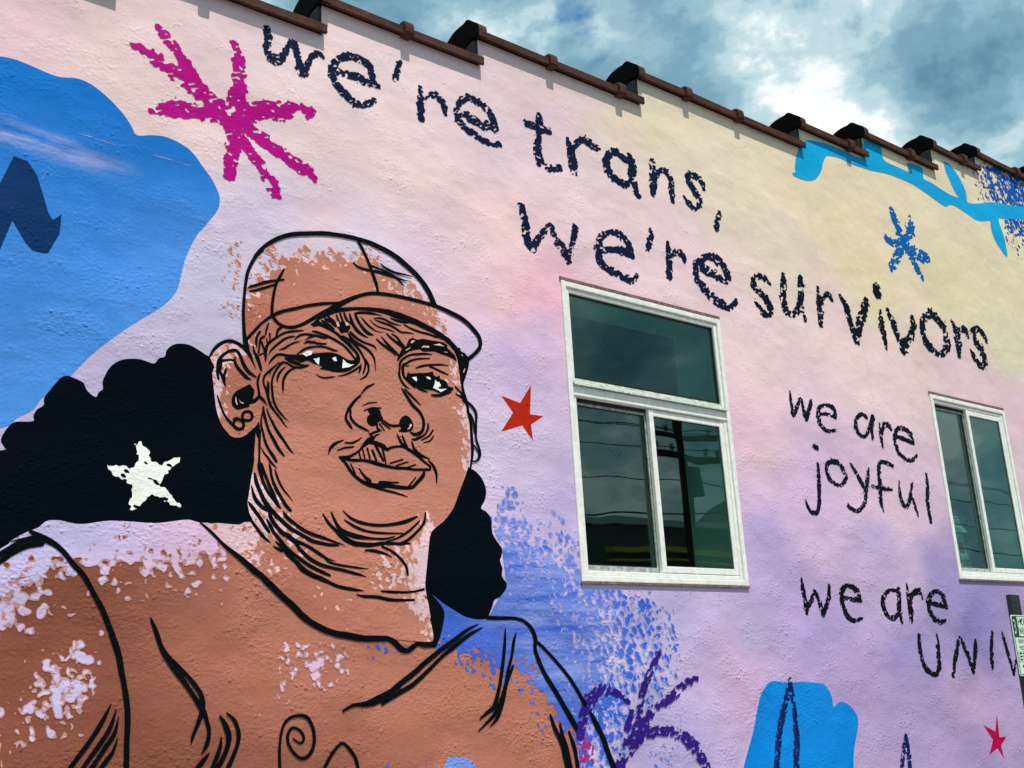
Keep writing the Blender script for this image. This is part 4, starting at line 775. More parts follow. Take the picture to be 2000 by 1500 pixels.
# smooth lattice noise in wall space
class LNoise:
    def __init__(self, seed):
        self.t = np.random.default_rng(seed).uniform(-1, 1, (256, 256))
    def __call__(self, x, z, cell):
        u = np.asarray(x) / cell + 1000.0; v = np.asarray(z) / cell + 1000.0
        iu = np.floor(u).astype(int); iv = np.floor(v).astype(int)
        fu = u - iu; fv = v - iv
        fu = fu * fu * (3 - 2 * fu); fv = fv * fv * (3 - 2 * fv)
        t = self.t
        a = t[iu % 256, iv % 256]; b_ = t[(iu + 1) % 256, iv % 256]
        c = t[iu % 256, (iv + 1) % 256]; d = t[(iu + 1) % 256, (iv + 1) % 256]
        return (a * (1 - fu) + b_ * fu) * (1 - fv) + (c * (1 - fu) + d * fu) * fv
LN = [LNoise(s) for s in range(6)]
class Dabs:
    """scattered brush dabs: positive inside a dab, falling below zero between them"""
    def __init__(self, seed):
        r = np.random.default_rng(seed)
        self.o = r.uniform(0.05, 0.95, (128, 128, 2)); self.a = r.uniform(0.10, 1.0, (128, 128)); self.e = r.uniform(0.7, 1.5, (128, 128))
    def __call__(self, x, z, cell):
        u = np.asarray(x) / cell + 500.0; v = np.asarray(z) / cell + 500.0
        iu = np.floor(u).astype(int); iv = np.floor(v).astype(int)
        best = np.full(u.shape, -9.0)
        for du in (-1, 0, 1):
            for dv in (-1, 0, 1):
                a_, b_ = (iu + du) % 128, (iv + dv) % 128
                e = self.e[a_, b_]
                d = np.hypot((u - iu - du - self.o[a_, b_, 0]) * e, (v - iv - dv - self.o[a_, b_, 1]) / e)
                best = np.maximum(best, self.a[a_, b_] - d / 0.62)
        return best
DB = [Dabs(40 + s) for s in range(4)]

T = dec(WALLTINT)
tp = T[:, :2] * SC
tc = np.array([lin(*r) for r in T[:, 2:5]])
tc = np.clip(tc.mean(1)[:, None] + (tc - tc.mean(1)[:, None]) * 1.1, 0.02, 0.88) * 0.96
def tint(x, z):
    wx = x + 0.16 * LN[0](x, z, 0.55) + 0.07 * LN[1](x, z, 0.2)
    wz = z + 0.13 * LN[2](x, z, 0.5) + 0.06 * LN[3](x, z, 0.18)
    d2 = (wx[:, None] - tp[None, :, 0]) ** 2 + (wz[:, None] - tp[None, :, 1]) ** 2 * 1.6 + 0.012
    w = 1.0 / d2 ** 1.7
    return (w @ tc) / w.sum(1)[:, None]
colr = np.ones((nx * nz, 4))
colr[:, :3] = tint(wv[:, 0], wv[:, 2])
ca = wall.data.color_attributes.new('tint', 'FLOAT_COLOR', 'POINT')
ca.data.foreach_set('color', colr.ravel())

# ------------------------------------------------------------------ paint geometry on the wall
LV = 0.0006
def flat_obj(name, pts, faces_, mat, level, label=None):
    """pts: (n,2) wall coordinates; faces as index lists; all turned to face the street"""
    pts = np.asarray(pts)
    v = np.stack([pts[:, 0], np.full(len(pts), -LV * level), pts[:, 1]], 1)
    fs = []
    for f in faces_:
        p = pts[list(f)]
        ar = 0.0
        for k in range(len(p)):
            q = p[(k + 1) % len(p)]
            ar += p[k][0] * q[1] - q[0] * p[k][1]
        fs.append(tuple(f) if ar > 0 else tuple(f)[::-1])
    o = mesh_obj(name, v, fs, mat, wall)
    if label:
        o['label'] = label
    return o

def smooth_closed(p, n=5):
    m_ = len(p)
    out = []
    for i in range(m_):
        p0, p1, p2, p3 = p[i - 1], p[i], p[(i + 1) % m_], p[(i + 2) % m_]
        # keep sharp notches sharp
        for k in range(n):
            t = k / n
            out.append(0.5 * ((2 * p1) + (-p0 + p2) * t + (2 * p0 - 5 * p1 + 4 * p2 - p3) * t * t + (-p0 + 3 * p1 - 3 * p2 + p3) * t ** 3))
    return np.array(out)

def smooth_open(p, n=5):
    if len(p) < 3:
        return np.array([p[0] + (p[-1] - p[0]) * t for t in np.linspace(0, 1, 2 * n)])
    q = np.vstack([2 * p[0] - p[1], p, 2 * p[-1] - p[-2]])
    out = []
    for i in range(1, len(q) - 2):
        p0, p1, p2, p3 = q[i - 1], q[i], q[i + 1], q[i + 2]
        for k in range(n):
            t = k / n
            out.append(0.5 * ((2 * p1) + (-p0 + p2) * t + (2 * p0 - 5 * p1 + 4 * p2 - p3) * t * t + (-p0 + 3 * p1 - 3 * p2 + p3) * t ** 3))
    out.append(q[-2])
    return np.array(out)

def tess(p):
    return tessellate_polygon([[Vector((a, b, 0)) for a, b in p]])

def ribbon(s):
    """tapered brush line -> outline points and quads"""
    c = smooth_open(s, 5)
    w = np.maximum(c[:, 2] * 0.93, 0.0008) / 2
    xy = c[:, :2]
    t = np.gradient(xy, axis=0)
    t /= np.maximum(np.hypot(t[:, 0], t[:, 1]), 1e-9)[:, None]
    nrm = np.stack([-t[:, 1], t[:, 0]], 1)
    j1 = 1 + 0.10 * LN[4](xy[:, 0], xy[:, 1], 0.03)
    j2 = 1 + 0.10 * LN[5](xy[:, 0] + 3, xy[:, 1], 0.03)
    L = xy + nrm * (w * j1)[:, None]
    Rr = xy - nrm * (w * j2)[:, None]
    a = xy[0] - t[0] * w[0] * 0.8
    e = xy[-1] + t[-1] * w[-1] * 0.8
    n = len(xy)
    pts = np.vstack([L, Rr, a[None], e[None]])
    fs = [(i, i + 1, n + i + 1, n + i) for i in range(n - 1)]
    fs.append((0, n, 2 * n)); fs.append((n - 1, 2 * n - 1, 2 * n + 1))
    return pts, fs

def iso_mesh(F, x0, z0, r):
    """filled region F>0 on a grid: whole cells merged in runs, edge cells cut by the contour"""
    nz_, nx_ = F.shape
    ins = F > 0
    full = ins[:-1, :-1] & ins[1:, :-1] & ins[:-1, 1:] & ins[1:, 1:]
    anyi = ins[:-1, :-1] | ins[1:, :-1] | ins[:-1, 1:] | ins[1:, 1:]
    V = []; fs = []
    def add(pl):
        k = len(V)
        V.extend(pl)
        fs.append(tuple(range(k, k + len(pl))))
    for j in range(nz_ - 1):
        row = full[j]
        if row.any():
            d = np.diff(np.concatenate([[0], row.astype(int), [0]]))
            for a, e in zip(np.where(d == 1)[0], np.where(d == -1)[0]):
                add([(a, j), (e, j), (e, j + 1), (a, j + 1)])
    jj, ii = np.where(anyi & ~full)
    for j, i in zip(jj, ii):
        cs = ((i, j), (i + 1, j), (i + 1, j + 1), (i, j + 1))
        vs = (F[j, i], F[j, i + 1], F[j + 1, i + 1], F[j + 1, i])
        pl = []
        for k in range(4):
            va, vb = vs[k], vs[(k + 1) & 3]
            if va > 0:
                pl.append(cs[k])
            if (va > 0) != (vb > 0):
                t = va / (va - vb)
                ca_, cb_ = cs[k], cs[(k + 1) & 3]
                pl.append((ca_[0] + (cb_[0] - ca_[0]) * t, ca_[1] + (cb_[1] - ca_[1]) * t))
        if len(pl) >= 3:
            add(pl)
    if not V:
        return None, None
    V = np.array(V, dtype=float)
    V[:, 0] = x0 + V[:, 0] * r
    V[:, 1] = z0 + V[:, 1] * r
    return V, fs

def poly_sdf(P, X, Z):
    """positive inside"""
    d = np.full(X.shape, 1e9)
    ins = np.zeros(X.shape, bool)
    n = len(P)
    for k in range(n):
        a = P[k]; b_ = P[(k + 1) % n]
        ex, ez = b_ - a
        l2 = ex * ex + ez * ez + 1e-12
        t = np.clip(((X - a[0]) * ex + (Z - a[1]) * ez) / l2, 0, 1)
        d = np.minimum(d, (X - a[0] - t * ex) ** 2 + (Z - a[1] - t * ez) ** 2)
        c = (a[1] > Z) != (b_[1] > Z)
        if c.any():
            xi = a[0] + (Z - a[1]) / (ez if abs(ez) > 1e-12 else 1e-12) * ex
            ins ^= c & (X < xi)
    d = np.sqrt(d)
    return np.where(ins, d, -d)

def grid_for(lo, hi, r):
    gx = np.arange(lo[0], hi[0] + r, r); gz = np.arange(lo[1], hi[1] + r, r)
    X, Z = np.meshgrid(gx, gz)
    return X, Z

FILL = {
    'cloud': ('painted_cloud', 'cloud', 1, 'bright blue painted cloud shape at the left'),
    'zigzag': ('painted_zigzag', 'zigzag', 2, 'dark blue painted zigzag on the blue cloud'),
    'hair': ('painted_hair', 'hair', 2, 'black painted hair to the left of the face'),
    'hair_r': ('painted_hair', 'hair', 3, 'black painted hair to the right of the neck'),
    'neck_shadow': ('painted_shadow', 'line', 5, 'black painted wedge beside the neck'),
    'body': ('painted_torso', 'torso', 1, 'brown painted chest and shoulders of the portrait'),
    'head': ('painted_face', 'skin', 4.3, 'warm brown painted face, ear and neck of the portrait'),
    'eye_l': ('painted_eye', 'line', 7, 'wide painted eye under the cap, nearer the ear'),
    'eye_r': ('painted_eye', 'line', 7, 'narrow painted eye at the edge of the face'),
    'star_red': ('painted_star', 'star_red', 1, 'red painted star beside the larger window'),
    'star_crimson': ('painted_star', 'star_crimson', 1, 'crimson painted star low on the wall at the right'),
    'hand': ('painted_blob', 'hand', 1, 'blue painted rounded shape at the lower right'),
    'branch': ('painted_branch', 'branch', 3, 'light blue painted branch under the coping'),
    'blue_patch': ('painted_patch', 'blue_patch', 3, 'pale blue painted patch low on the chest'),
}
groups = {}
whites = []; slits = []
for nme, sm, s in POLYS:
    p = dec(s) * SC
    if nme == 'star_white':
        continue
    if sm:
        p = smooth_closed(p, 4)
    if nme == 'white':
        whites.append(p); continue
    if nme == 'slit':
        slits.append(p); continue
    if nme == 'linef':
        groups.setdefault('features', []).append((p, tess(p))); continue
    on, mk, lv, lab = FILL[nme]
    flat_obj(on, p, tess(p), M[mk], lv, lab)
for g_, s in STROKES:
    a = dec(s) * SC
    groups.setdefault(g_, []).append(ribbon(a))
nl = 0
for k_, parts in groups.items():
    for V, fs in parts:
        nl += 1
        flat_obj('painted_line', np.asarray(V)[:, :2], fs, M['line'], 6 + (nl % 40) * 0.04)
for p in whites:
    flat_obj('painted_eye_white', p, tess(p), M['white'], 8)
for p in slits:
    flat_obj('painted_highlight', p, tess(p), M['slit'], 8)
for s_ in SCRATCH:
    V, fs = ribbon(dec(s_) * SC)
    flat_obj('paint_scratch', V, fs, M['lav'], 2.6)

# dry-brush crayon letters and asterisks
def crayon(strokes, res, seed, brk=0.0):
    A = [smooth_open(dec(q) * SC, 4) for q in strokes.split('|')]
    allp = np.vstack(A)
    wm = allp[:, 2].max()
    lo = allp[:, :2].min(0) - wm * 0.8; hi = allp[:, :2].max(0) + wm * 0.8
    X, Z = grid_for(lo, hi, res)
    best = np.full(X.shape, -9.0)
    for c in A:
        for k in range(len(c) - 1):
            a, b_ = c[k], c[k + 1]
            ex, ez = b_[0] - a[0], b_[1] - a[1]
            l2 = ex * ex + ez * ez + 1e-12
            t = np.clip(((X - a[0]) * ex + (Z - a[1]) * ez) / l2, 0, 1)
            d = np.hypot(X - a[0] - t * ex, Z - a[1] - t * ez)
            hw = (a[2] + (b_[2] - a[2]) * t) / 2 + 0.001
            best = np.maximum(best, 1 - d / (hw * (1.0 - 0.5 * brk)))
    hw = np.median(allp[:, 2]) / 2
    o = seed * 1.7
    # ragged diagonal bristle marks
    U = (X + Z * 0.8) ; W = (Z - X * 0.5)
    n1 = LN[seed % 6](U + o, W, hw * 0.85) * 0.62 + LN[(seed + 2) % 6](U * 0.8 + o, W * 1.6, hw * 0.42) * 0.40
    n3 = LN[(seed + 3) % 6](X + o, Z, hw * 2.2)
    F1 = best + 0.0 + (0.52 + 0.34 * n3) * n1
    n2 = LN[(seed + 1) % 6](U * 0.7 + o, W * 1.5, hw * 0.62)
    F2 = (0.52 - brk - 0.20 * np.maximum(n3, 0) + 0.22 * np.maximum(best - 0.45, 0)) - n2
    return iso_mesh(np.minimum(F1, F2 * 1.6), lo[0], lo[1], res)

GNAME = {'asterisk_magenta': ('painted_asterisk', 'magenta painted asterisk of eight rough strokes'),
         'asterisk_blue': ('painted_asterisk', 'blue painted asterisk on the cream part of the wall'),
         'asterisk_purple': ('painted_asterisk', 'violet painted burst of strokes beside the arm'),
         'letter_a_blue': ('painted_letter', 'dark painted peaked letter on the blue shape'),
         'letter_a_small': ('painted_letter', 'small dark painted peaked letter at the bottom edge'),
         'apostrophe': ('painted_apostrophe', None), 'comma': ('painted_comma', None)}
for gi, (lab, ck, s) in enumerate(GLYPHS):
    x_first = float(s.split(',')[0]) * SC
    res = 0.0036 if x_first < 3.6 else 0.0048
    if lab in 'ij':
        s, dot = s.split('|')[1], s.split('|')[0]
        V, fs = crayon(dot, res * 0.7, gi + 3, -0.6)
        flat_obj('painted_dot', V, fs, M[ck], 3)
    V, fs = crayon(s, res, gi, 0.22 if 'purple' in lab else 0.0)
    on, la = GNAME.get(lab, ('painted_letter', 'painted letter ' + lab))
    flat_obj(on, V, fs, M[ck], 3 if 'purple' not in lab else 7, la)

# white star with chipped holes
for nme, sm, s in POLYS:
    if nme == 'star_white':
        p = dec(s) * SC
        X, Z = grid_for(p.min(0) - 0.03, p.max(0) + 0.03, 0.0036)
        F = poly_sdf(p, X, Z) / 0.02 + 0.32 * LN[1](X, Z, 0.012)
        F = np.minimum(F, (0.55 - LN[2](X * 0.8 + Z * .5, Z, 0.018)) * 1.5)
        V, fs = iso_mesh(F, X[0, 0], Z[0, 0], 0.0036)
        flat_obj('painted_star', V, fs, M['white'], 4, 'chalky white painted star on the black hair')

# dappled brush marks that thin out from a solid patch
SPL = {'cap': ('painted_dapple', 'brown painted dapples filling the cap'), 'face_dapple': ('painted_dapple', 'pale pink dapples along the edges of face and neck'),
       'shirt_dapple': ('painted_dapple', 'lavender dapples on the shoulders and chest'), 'shoulder_dapple': ('painted_dapple', 'blue dapples over the far shoulder'),
       'wall_dapple': ('painted_dapple', 'blue dapples scattered beside the arm under the window'), 'leaf_dapple': ('painted_dapple', 'royal blue dapples behind the painted branch'),
       'magenta_dapple': ('painted_dapple', 'rose dapples beside the arm')}
SPO = {'cap': 0.27, 'leaf_dapple': -0.05, 'shirt_dapple': 0.09, 'face_dapple': 0.06, 'wall_dapple': 0.0}
WASH = {'shirt_dapple': 'wash_torso', 'face_dapple': 'wash_face', 'cap': 'wash_cap', 'wall_dapple': 'wash_blue'}
for si, (nme, ck, cell, lvl, amp, zone, ctl) in enumerate(SPECKLES):
    zp = dec(zone) * SC
    cell *= 1.15
    C = dec(ctl)
    cp = C[:, :2] * SC; cv = C[:, 2] / 100.0
    if len(zp) > 30:
        zp = smooth_closed(zp, 2)
    res = 0.005 if zp[:, 0].max() < 6 else 0.006
    lo = np.maximum(zp.min(0), cp.min(0) - 0.5); hi = np.minimum(zp.max(0), cp.max(0) + 0.5)
    lo = np.maximum(lo, (-0.6, 0.7))
    X, Z = grid_for(lo, hi, res)
    num = np.zeros(X.shape); den = np.zeros(X.shape)
    for (a, b_), v in zip(cp, cv):
        w_ = 1.0 / ((X - a) ** 2 + (Z - b_) ** 2 + 0.0012) ** 1.8
        num += w_ * v; den += w_
    d = num / den
    if nme == 'wall_dapple':
        d = 0.5 + (d - 0.5) * 0.72
    o = si * 3.1
    wx = X + Z * 0.35 + 0.30 * cell * LN[si % 6](X + o, Z, cell * 0.45)
    wz = Z - X * 0.25 + 0.30 * cell * LN[(si + 3) % 6](X, Z + o, cell * 0.45)
    bA = DB[si % 4](wx + o, wz, cell); bB = DB[(si + 1) % 4](wx, wz + o, cell * 0.9)
    sg = 2 * d - 1
    t_ = np.clip(sg / 1.4 + 0.5, 0, 1); t_ = t_ * t_ * (3 - 2 * t_)
    F = (bA * (1 - t_) - bB * t_) + 0.42 * sg + (-0.02 if si == 1 else SPO.get(nme, 0.06)) - 0.55 * np.maximum(-sg - 1.1, 0)
    F = np.minimum(F, poly_sdf(zp, X, Z) / 0.01)
    if nme in WASH:
        Fw = np.minimum(F + 0.24, poly_sdf(zp, X, Z) / 0.01)
        V, fs = iso_mesh(Fw, X[0, 0], Z[0, 0], res)
        if V is not None:
            ob = flat_obj('painted_wash', V, fs, M[WASH[nme]], lvl + 0.06 + 0.07 * si)
            ob['kind'] = 'stuff'
    V, fs = iso_mesh(F, X[0, 0], Z[0, 0], res)
    if V is not None:
        on, la = SPL[nme]
        ob = flat_obj(on, V, fs, M[ck], lvl + 0.1 + 0.07 * si, la)
        ob['kind'] = 'stuff'

# ------------------------------------------------------------------ coping, parapet ends, body of the building
for i in range(len(STEPZ)):
    x0, x1, z = STEPX[i], STEPX[i + 1], STEPZ[i]
    # rail profile (y, z): lip with drip, low hump falling to the roof side
    prof = [(0.012, 0.012), (-0.020, 0.012), (-0.020, -0.004), (-0.034, -0.004), (-0.036, -0.002), (-0.036, 0.037), (-0.033, 0.040), (0.02, 0.044), (0.12, 0.036), (TH + 0.03, 0.008), (TH + 0.03, -0.03), (TH - 0.01, -0.03), (TH - 0.01, 0.012)]
    segs = max(2, int((x1 - x0) / 0.35))
    vs = []; fs = []
    npf = len(prof)
    for k in range(segs + 1):
        xx = x0 - 0.012 + (x1 - x0 + 0.022) * k / segs
        dz = 0.004 * math.sin(k * 2.3 + i) if 0 < k < segs else 0.0
        for (yy, z_) in prof:
            vs.append((xx, yy, z + z_ + dz))
    for k in range(segs):
        for q in range(npf):
            r_ = (q + 1) % npf
            fs.append((k * npf + q, k * npf + r_, (k + 1) * npf + r_, (k + 1) * npf + q))
    fs.append(tuple(range(npf))[::-1]); fs.append(tuple(range(segs * npf, segs * npf + npf)))
    cop = mesh_obj('coping', vs, fs, M['coping'], building)
    bm = bmesh.new(); bm.from_mesh(cop.data); bmesh.ops.recalc_face_normals(bm, faces=bm.faces); bm.to_mesh(cop.data); bm.free()
    # hooded ridge cap at the open end of each step
    if i > 0:
        pr = smooth_open(np.array([(-0.044, 0.0), (-0.046, 0.050), (-0.034, 0.080), (0.0, 0.112), (0.035, 0.148), (0.060, 0.158), (0.085, 0.150), (0.13, 0.150), (0.18, 0.142), (0.23, 0.116), (0.28, 0.068), (0.32, 0.022), (0.36, -0.02)]), 3).tolist()
        vs = []; fs = []
        n_ = len(pr)
        xa, xb = x0 - 0.022, x0 + 0.030
        for xx in (xa, xb):
            for (y_, z_) in pr:
                vs.append((xx, y_, z + 0.88 * z_))
            for (y_, z_) in ((0.36, -0.20), (0.27, -0.145), (0.17, -0.070), (0.08, -0.012), (0.02, 0.012), (-0.044, -0.004)):
                vs.append((xx, y_, z + z_))
        n2 = n_ + 6
        for q in range(n2):
            r_ = (q + 1) % n2
            fs.append((q, r_, n2 + r_, n2 + q))
        fs.append(tuple(range(n2))[::-1]); fs.append(tuple(range(n2, 2 * n2)))
        cap_ = mesh_obj('ridge_cap', vs, fs, M['coping'], cop)
        bm = bmesh.new(); bm.from_mesh(cap_.data); bmesh.ops.recalc_face_normals(bm, faces=bm.faces); bm.to_mesh(cap_.data); bm.free()
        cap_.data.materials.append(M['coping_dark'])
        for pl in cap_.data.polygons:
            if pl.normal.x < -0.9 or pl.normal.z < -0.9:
                pl.material_index = 1  # open end and underside: the hollow's shade put into a near-black colour
        # parapet end under the cap, mortar with its shade put into the dark grey
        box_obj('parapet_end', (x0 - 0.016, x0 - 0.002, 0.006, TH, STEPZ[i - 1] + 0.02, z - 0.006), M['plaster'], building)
    # joint clips that wrap the lip
    L_ = x1 - x0
    CL = {3: [0.50], 4: [0.41, 0.85], 5: [0.26, 0.565], 6: [0.72], 7: [0.62], 8: [0.64], 9: [0.55], 2: [0.4], 1: [0.3, 0.8], 0: [0.2, 0.5, 0.8]}
    for fr_ in CL.get(i, [0.5]):
        xc = x0 + L_ * fr_
        bm = bmesh.new()
        pr = [(0.0, -0.016), (-0.048, -0.016), (-0.058, -0.008), (-0.060, 0.030), (-0.055, 0.050), (-0.040, 0.064), (-0.015, 0.070), (0.04, 0.066), (0.10, 0.05), (0.10, 0.02), (0.0, 0.02)]
        ra = [bm.verts.new((xc - 0.027, y_, z + z_)) for y_, z_ in pr]
        rb = [bm.verts.new((xc + 0.024, y_, z + z_)) for y_, z_ in pr]
        for q in range(len(pr)):
            r_ = (q + 1) % len(pr)
            bm.faces.new((ra[q], ra[r_], rb[r_], rb[q]))
        bm.faces.new(ra[::-1]); bm.faces.new(rb)
        bmesh.ops.recalc_face_normals(bm, faces=bm.faces)
        bmesh.ops.bevel(bm, geom=list(bm.edges), offset=0.005, segments=1, affect='EDGES')
        bm_obj('joint_clip', bm, M['coping'], cop)

# shell behind the painted face: inner skin, other walls, roof deck
X0, X1 = STEPX[0], STEPX[-1]
DEP = 9.0
def inner_skin():
    bm = bmesh.new()
    for i in range(len(STEPZ)):
        a, e, z = STEPX[i], STEPX[i + 1], STEPZ[i]
        cuts = [(a, e)]
        for w in WIN:
            n_ = []
            for (s_, t_) in cuts:
                if w[1] <= s_ or w[0] >= t_:
                    n_.append((s_, t_))
                else:
                    if w[0] > s_: n_.append((s_, w[0]))
                    if w[1] < t_: n_.append((w[1], t_))
                    u0, u1 = max(s_, w[0]), min(t_, w[1])
                    add_box(bm, u0, u1, 0.012, TH, 0.0, w[2])
                    add_box(bm, u0, u1, 0.012, TH, w[3], z - 0.005)
            cuts = n_
        for (s_, t_) in cuts:
            add_box(bm, s_, t_, 0.012, TH, 0.0, z - 0.005)
    return bm_obj('wall_core', bm, M['room'], building)
inner_skin()
box_obj('side_wall', (X0, X0 + 0.3, TH, DEP, 0.0, 4.2), M['opp_wall'], building)
box_obj('side_wall', (X1 - 0.3, X1, TH, DEP, 0.0, 4.2), M['opp_wall'], building)
box_obj('rear_wall', (X0 + 0.3, X1 - 0.3, DEP - 0.3, DEP, 0.0, 4.2), M['opp_wall'], building)
box_obj('roof_deck', (X0 + 0.3, X1 - 0.3, TH, DEP - 0.3, 4.05, 4.19), M['roof'], building)
# room behind the windows
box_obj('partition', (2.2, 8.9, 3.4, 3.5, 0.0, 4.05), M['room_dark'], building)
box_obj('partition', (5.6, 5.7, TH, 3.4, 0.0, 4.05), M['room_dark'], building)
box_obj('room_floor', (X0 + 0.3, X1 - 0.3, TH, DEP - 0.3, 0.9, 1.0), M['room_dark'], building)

# ------------------------------------------------------------------ windows
def rect_frame(name, x0, x1, z0, z1, w, y0, y1, mat, parent, bev=0.003, wt=None, wb=None):
    wt = wt or w; wb = wb or w
    bm = bmesh.new()
    add_box(bm, x0, x0 + w, y0, y1, z0, z1, bev)
    add_box(bm, x1 - w, x1, y0, y1, z0, z1, bev)
    add_box(bm, x0 + w, x1 - w, y0 + 0.0015, y1 - 0.0015, z1 - wt, z1 - 0.001, bev)
    add_box(bm, x0 + w, x1 - w, y0 + 0.0015, y1 - 0.0015, z0 + 0.001, z0 + wb, bev)
    return bm_obj(name, bm, mat, parent)

def slider(win, x0, x1, z0, z1, xm):
    """left sash set back, right sash in front with its white meeting stile"""
    yb = 0.030
    ls = rect_frame('sash', x0, xm + 0.01, z0, z1, 0.028, yb, yb + 0.024, M['frame_dirty_shade'], win, 0.002, wt=0.032, wb=0.03)  # shading of this set-back sash put into its greyer metal colour
    box_obj('pane', (x0 + 0.027, xm - 0.017, yb + 0.010, yb + 0.014, z0 + 0.029, z1 - 0.031), M['glass'], ls)
    rs = rect_frame('sash', xm - 0.012, x1, z0 + 0.002, z1 - 0.002, 0.034, 0.002, 0.026, M['frame'], win, 0.003, wt=0.036, wb=0.034)
    box_obj('pane', (xm + 0.021, x1 - 0.033, 0.012, 0.016, z0 + 0.035, z1 - 0.037), M['glass'], rs)
    gk = rect_frame('gasket', xm + 0.0215, x1 - 0.0335, z0 + 0.0355, z1 - 0.0375, 0.005, 0.0095, 0.0118, M['gasket'], rs, 0.0)
    g2 = rect_frame('gasket', x0 + 0.0275, xm - 0.0175, z0 + 0.0295, z1 - 0.0315, 0.006, yb + 0.007, yb + 0.0098, M['gasket'], ls, 0.0)
    # dark recess line where the sash rides behind the frame
    box_obj('track', (x0, x1, 0.0265, 0.0295, z1 - 0.02, z1), M['gasket'], win)

def build_window(w, transom, xm, name_label):
    x0, x1, z0, z1 = w
    win = bpy.data.objects.new('window', None)
    col.objects.link(win)
    win.parent = building
    win['label'] = name_label
    rect_frame('outer_frame', x0, x1, z0, z1, 0.030, -0.011, 0.060, M['frame'], win, 0.004)
    rect_frame('inner_frame', x0 + 0.0305, x1 - 0.0305, z0 + 0.0305, z1 - 0.0305, 0.024, -0.001, 0.058, M['frame'], win, 0.004)
    bm = bmesh.new()
    add_box(bm, x0 - 0.006, x1 + 0.006, -0.006, 0.010, z1 - 0.002, z1 + 0.020)  # dark bead carries the recess gap's shadow in its colour
    bm_obj('caulk_shade_bead', bm, M['caulk'], win)
    a, e, lo, hi = x0 + 0.055, x1 - 0.055, z0 + 0.055, z1 - 0.055
    if transom:
        t0, t1 = transom
        bm = bmesh.new()
        add_box(bm, x0 + 0.031, x1 - 0.031, -0.008, 0.057, t0, t0 + 0.052, 0.004)
        bm_obj('transom_bar', bm, M['frame'], win)
        # sloping, streaked weather ledge over the bar
        vs = [(x0 + 0.0315, -0.026, t0 + 0.053), (x1 - 0.0315, -0.026, t0 + 0.053), (x1 - 0.0315, 0.02, t1), (x0 + 0.0315, 0.02, t1), (x0 + 0.0315, 0.056, t1), (x1 - 0.0315, 0.056, t1), (x0 + 0.0315, 0.056, t0 + 0.053), (x1 - 0.0315, 0.056, t0 + 0.053)]
        fs = [(0, 1, 2, 3), (3, 2, 5, 4), (0, 6, 7, 1), (0, 3, 4, 6), (1, 7, 5, 2), (4, 5, 7, 6)]
        mesh_obj('weather_ledge', vs, fs, M['frame_dirty_shade'], win)
        g3 = rect_frame('gasket', a, e, t1 + 0.001, hi, 0.008, 0.012, 0.020, M['gasket'], win, 0.0)
        up = box_obj('pane', (a + 0.001, e - 0.001, 0.021, 0.026, t1 + 0.002, hi - 0.001), M['glass'], win)
        hi = t0 - 0.001
    slider(win, a, e, lo, hi, xm)
    lining = rect_frame('reveal_lining', x0 + 0.002, x1 - 0.002, z0 + 0.002, z1 - 0.002, 0.012, 0.062, TH + 0.01, M['reveal'], win, 0.0)
    # sill lip
    box_obj('sill_bead', (x0 - 0.004, x1 + 0.004, -0.012, 0.0, z0 - 0.010, z0 - 0.001), M['caulk'], win, 0.002)
    return win
w1 = build_window(WIN[0], (3.075, 3.178), 4.118, 'taller white aluminium window with a fixed pane above a slider')
build_window(WIN[1], None, 7.43, 'white aluminium sliding window near the parking sign')

# inner furnishing of the lit recess: fire sprinkler drop and insect screen
def screen(x0, x1, z0, z1, y, step, parent):
    bm = bmesh.new()
    r = 0.0005
    w_ = x1 - x0; h_ = z1 - z0
    n_ = int((w_ + h_) / step)
    for sgn in (1, -1):
        for k in range(1, n_):
            c = k * step
            # line u + v = c (or mirrored)
            u0, v0 = (c, 0.0) if c <= w_ else (w_, c - w_)
            u1, v1 = (0.0, c) if c <= h_ else (c - h_, h_)
            if sgn < 0:
                u0, u1 = w_ - u0, w_ - u1
            p0 = (x0 + u0, y + (0.001 if sgn < 0 else 0), z0 + v0); p1 = (x0 + u1, y + (0.001 if sgn < 0 else 0), z0 + v1)
            add_cyl(bm, p0, p1, r, n=3)
    return bm_obj('wire_screen', bm, M['wire_mesh'], parent)

screen(3.60, 4.69, 3.185, 3.62, 0.075, 0.034, w1)
screen(3.62, 4.10, 2.80, 3.03, 0.070, 0.034, w1)

# ------------------------------------------------------------------ street
def slab(name, x0, x1, y0, y1, z, mat, h=0.2):
    o = box_obj(name, (x0, x1, y0, y1, z - h, z), mat)
    tag(o, kind='structure')
    return o
slab('ground', -600, 600, -600, 600, -0.14, M['asphalt'], 0.4)
side = slab('pavement', -60, 80, -3.0, -0.001, 0.0, M['sidewalk'], 0.13)
for k in range(-6, 14):
    bm = bmesh.new()
    add_box(bm, k * 1.5 + 0.006, k * 1.5 + 1.494, -2.98, -1.51, 0.001, 0.006, 0.002)
    add_box(bm, k * 1.5 + 0.006, k * 1.5 + 1.494, -1.498, -0.02, 0.001, 0.006, 0.002)
    bm_obj('paving_slab', bm, M['sidewalk'], side)
kerb = box_obj('kerb', (-60, 80, -3.16, -3.001, -0.13, 0.004), M['sidewalk'], None, 0.012); tag(kerb, kind='structure')
far_pave = slab('pavement', -60, 80, -15.6, -12.0, 0.0, M['sidewalk'], 0.13)

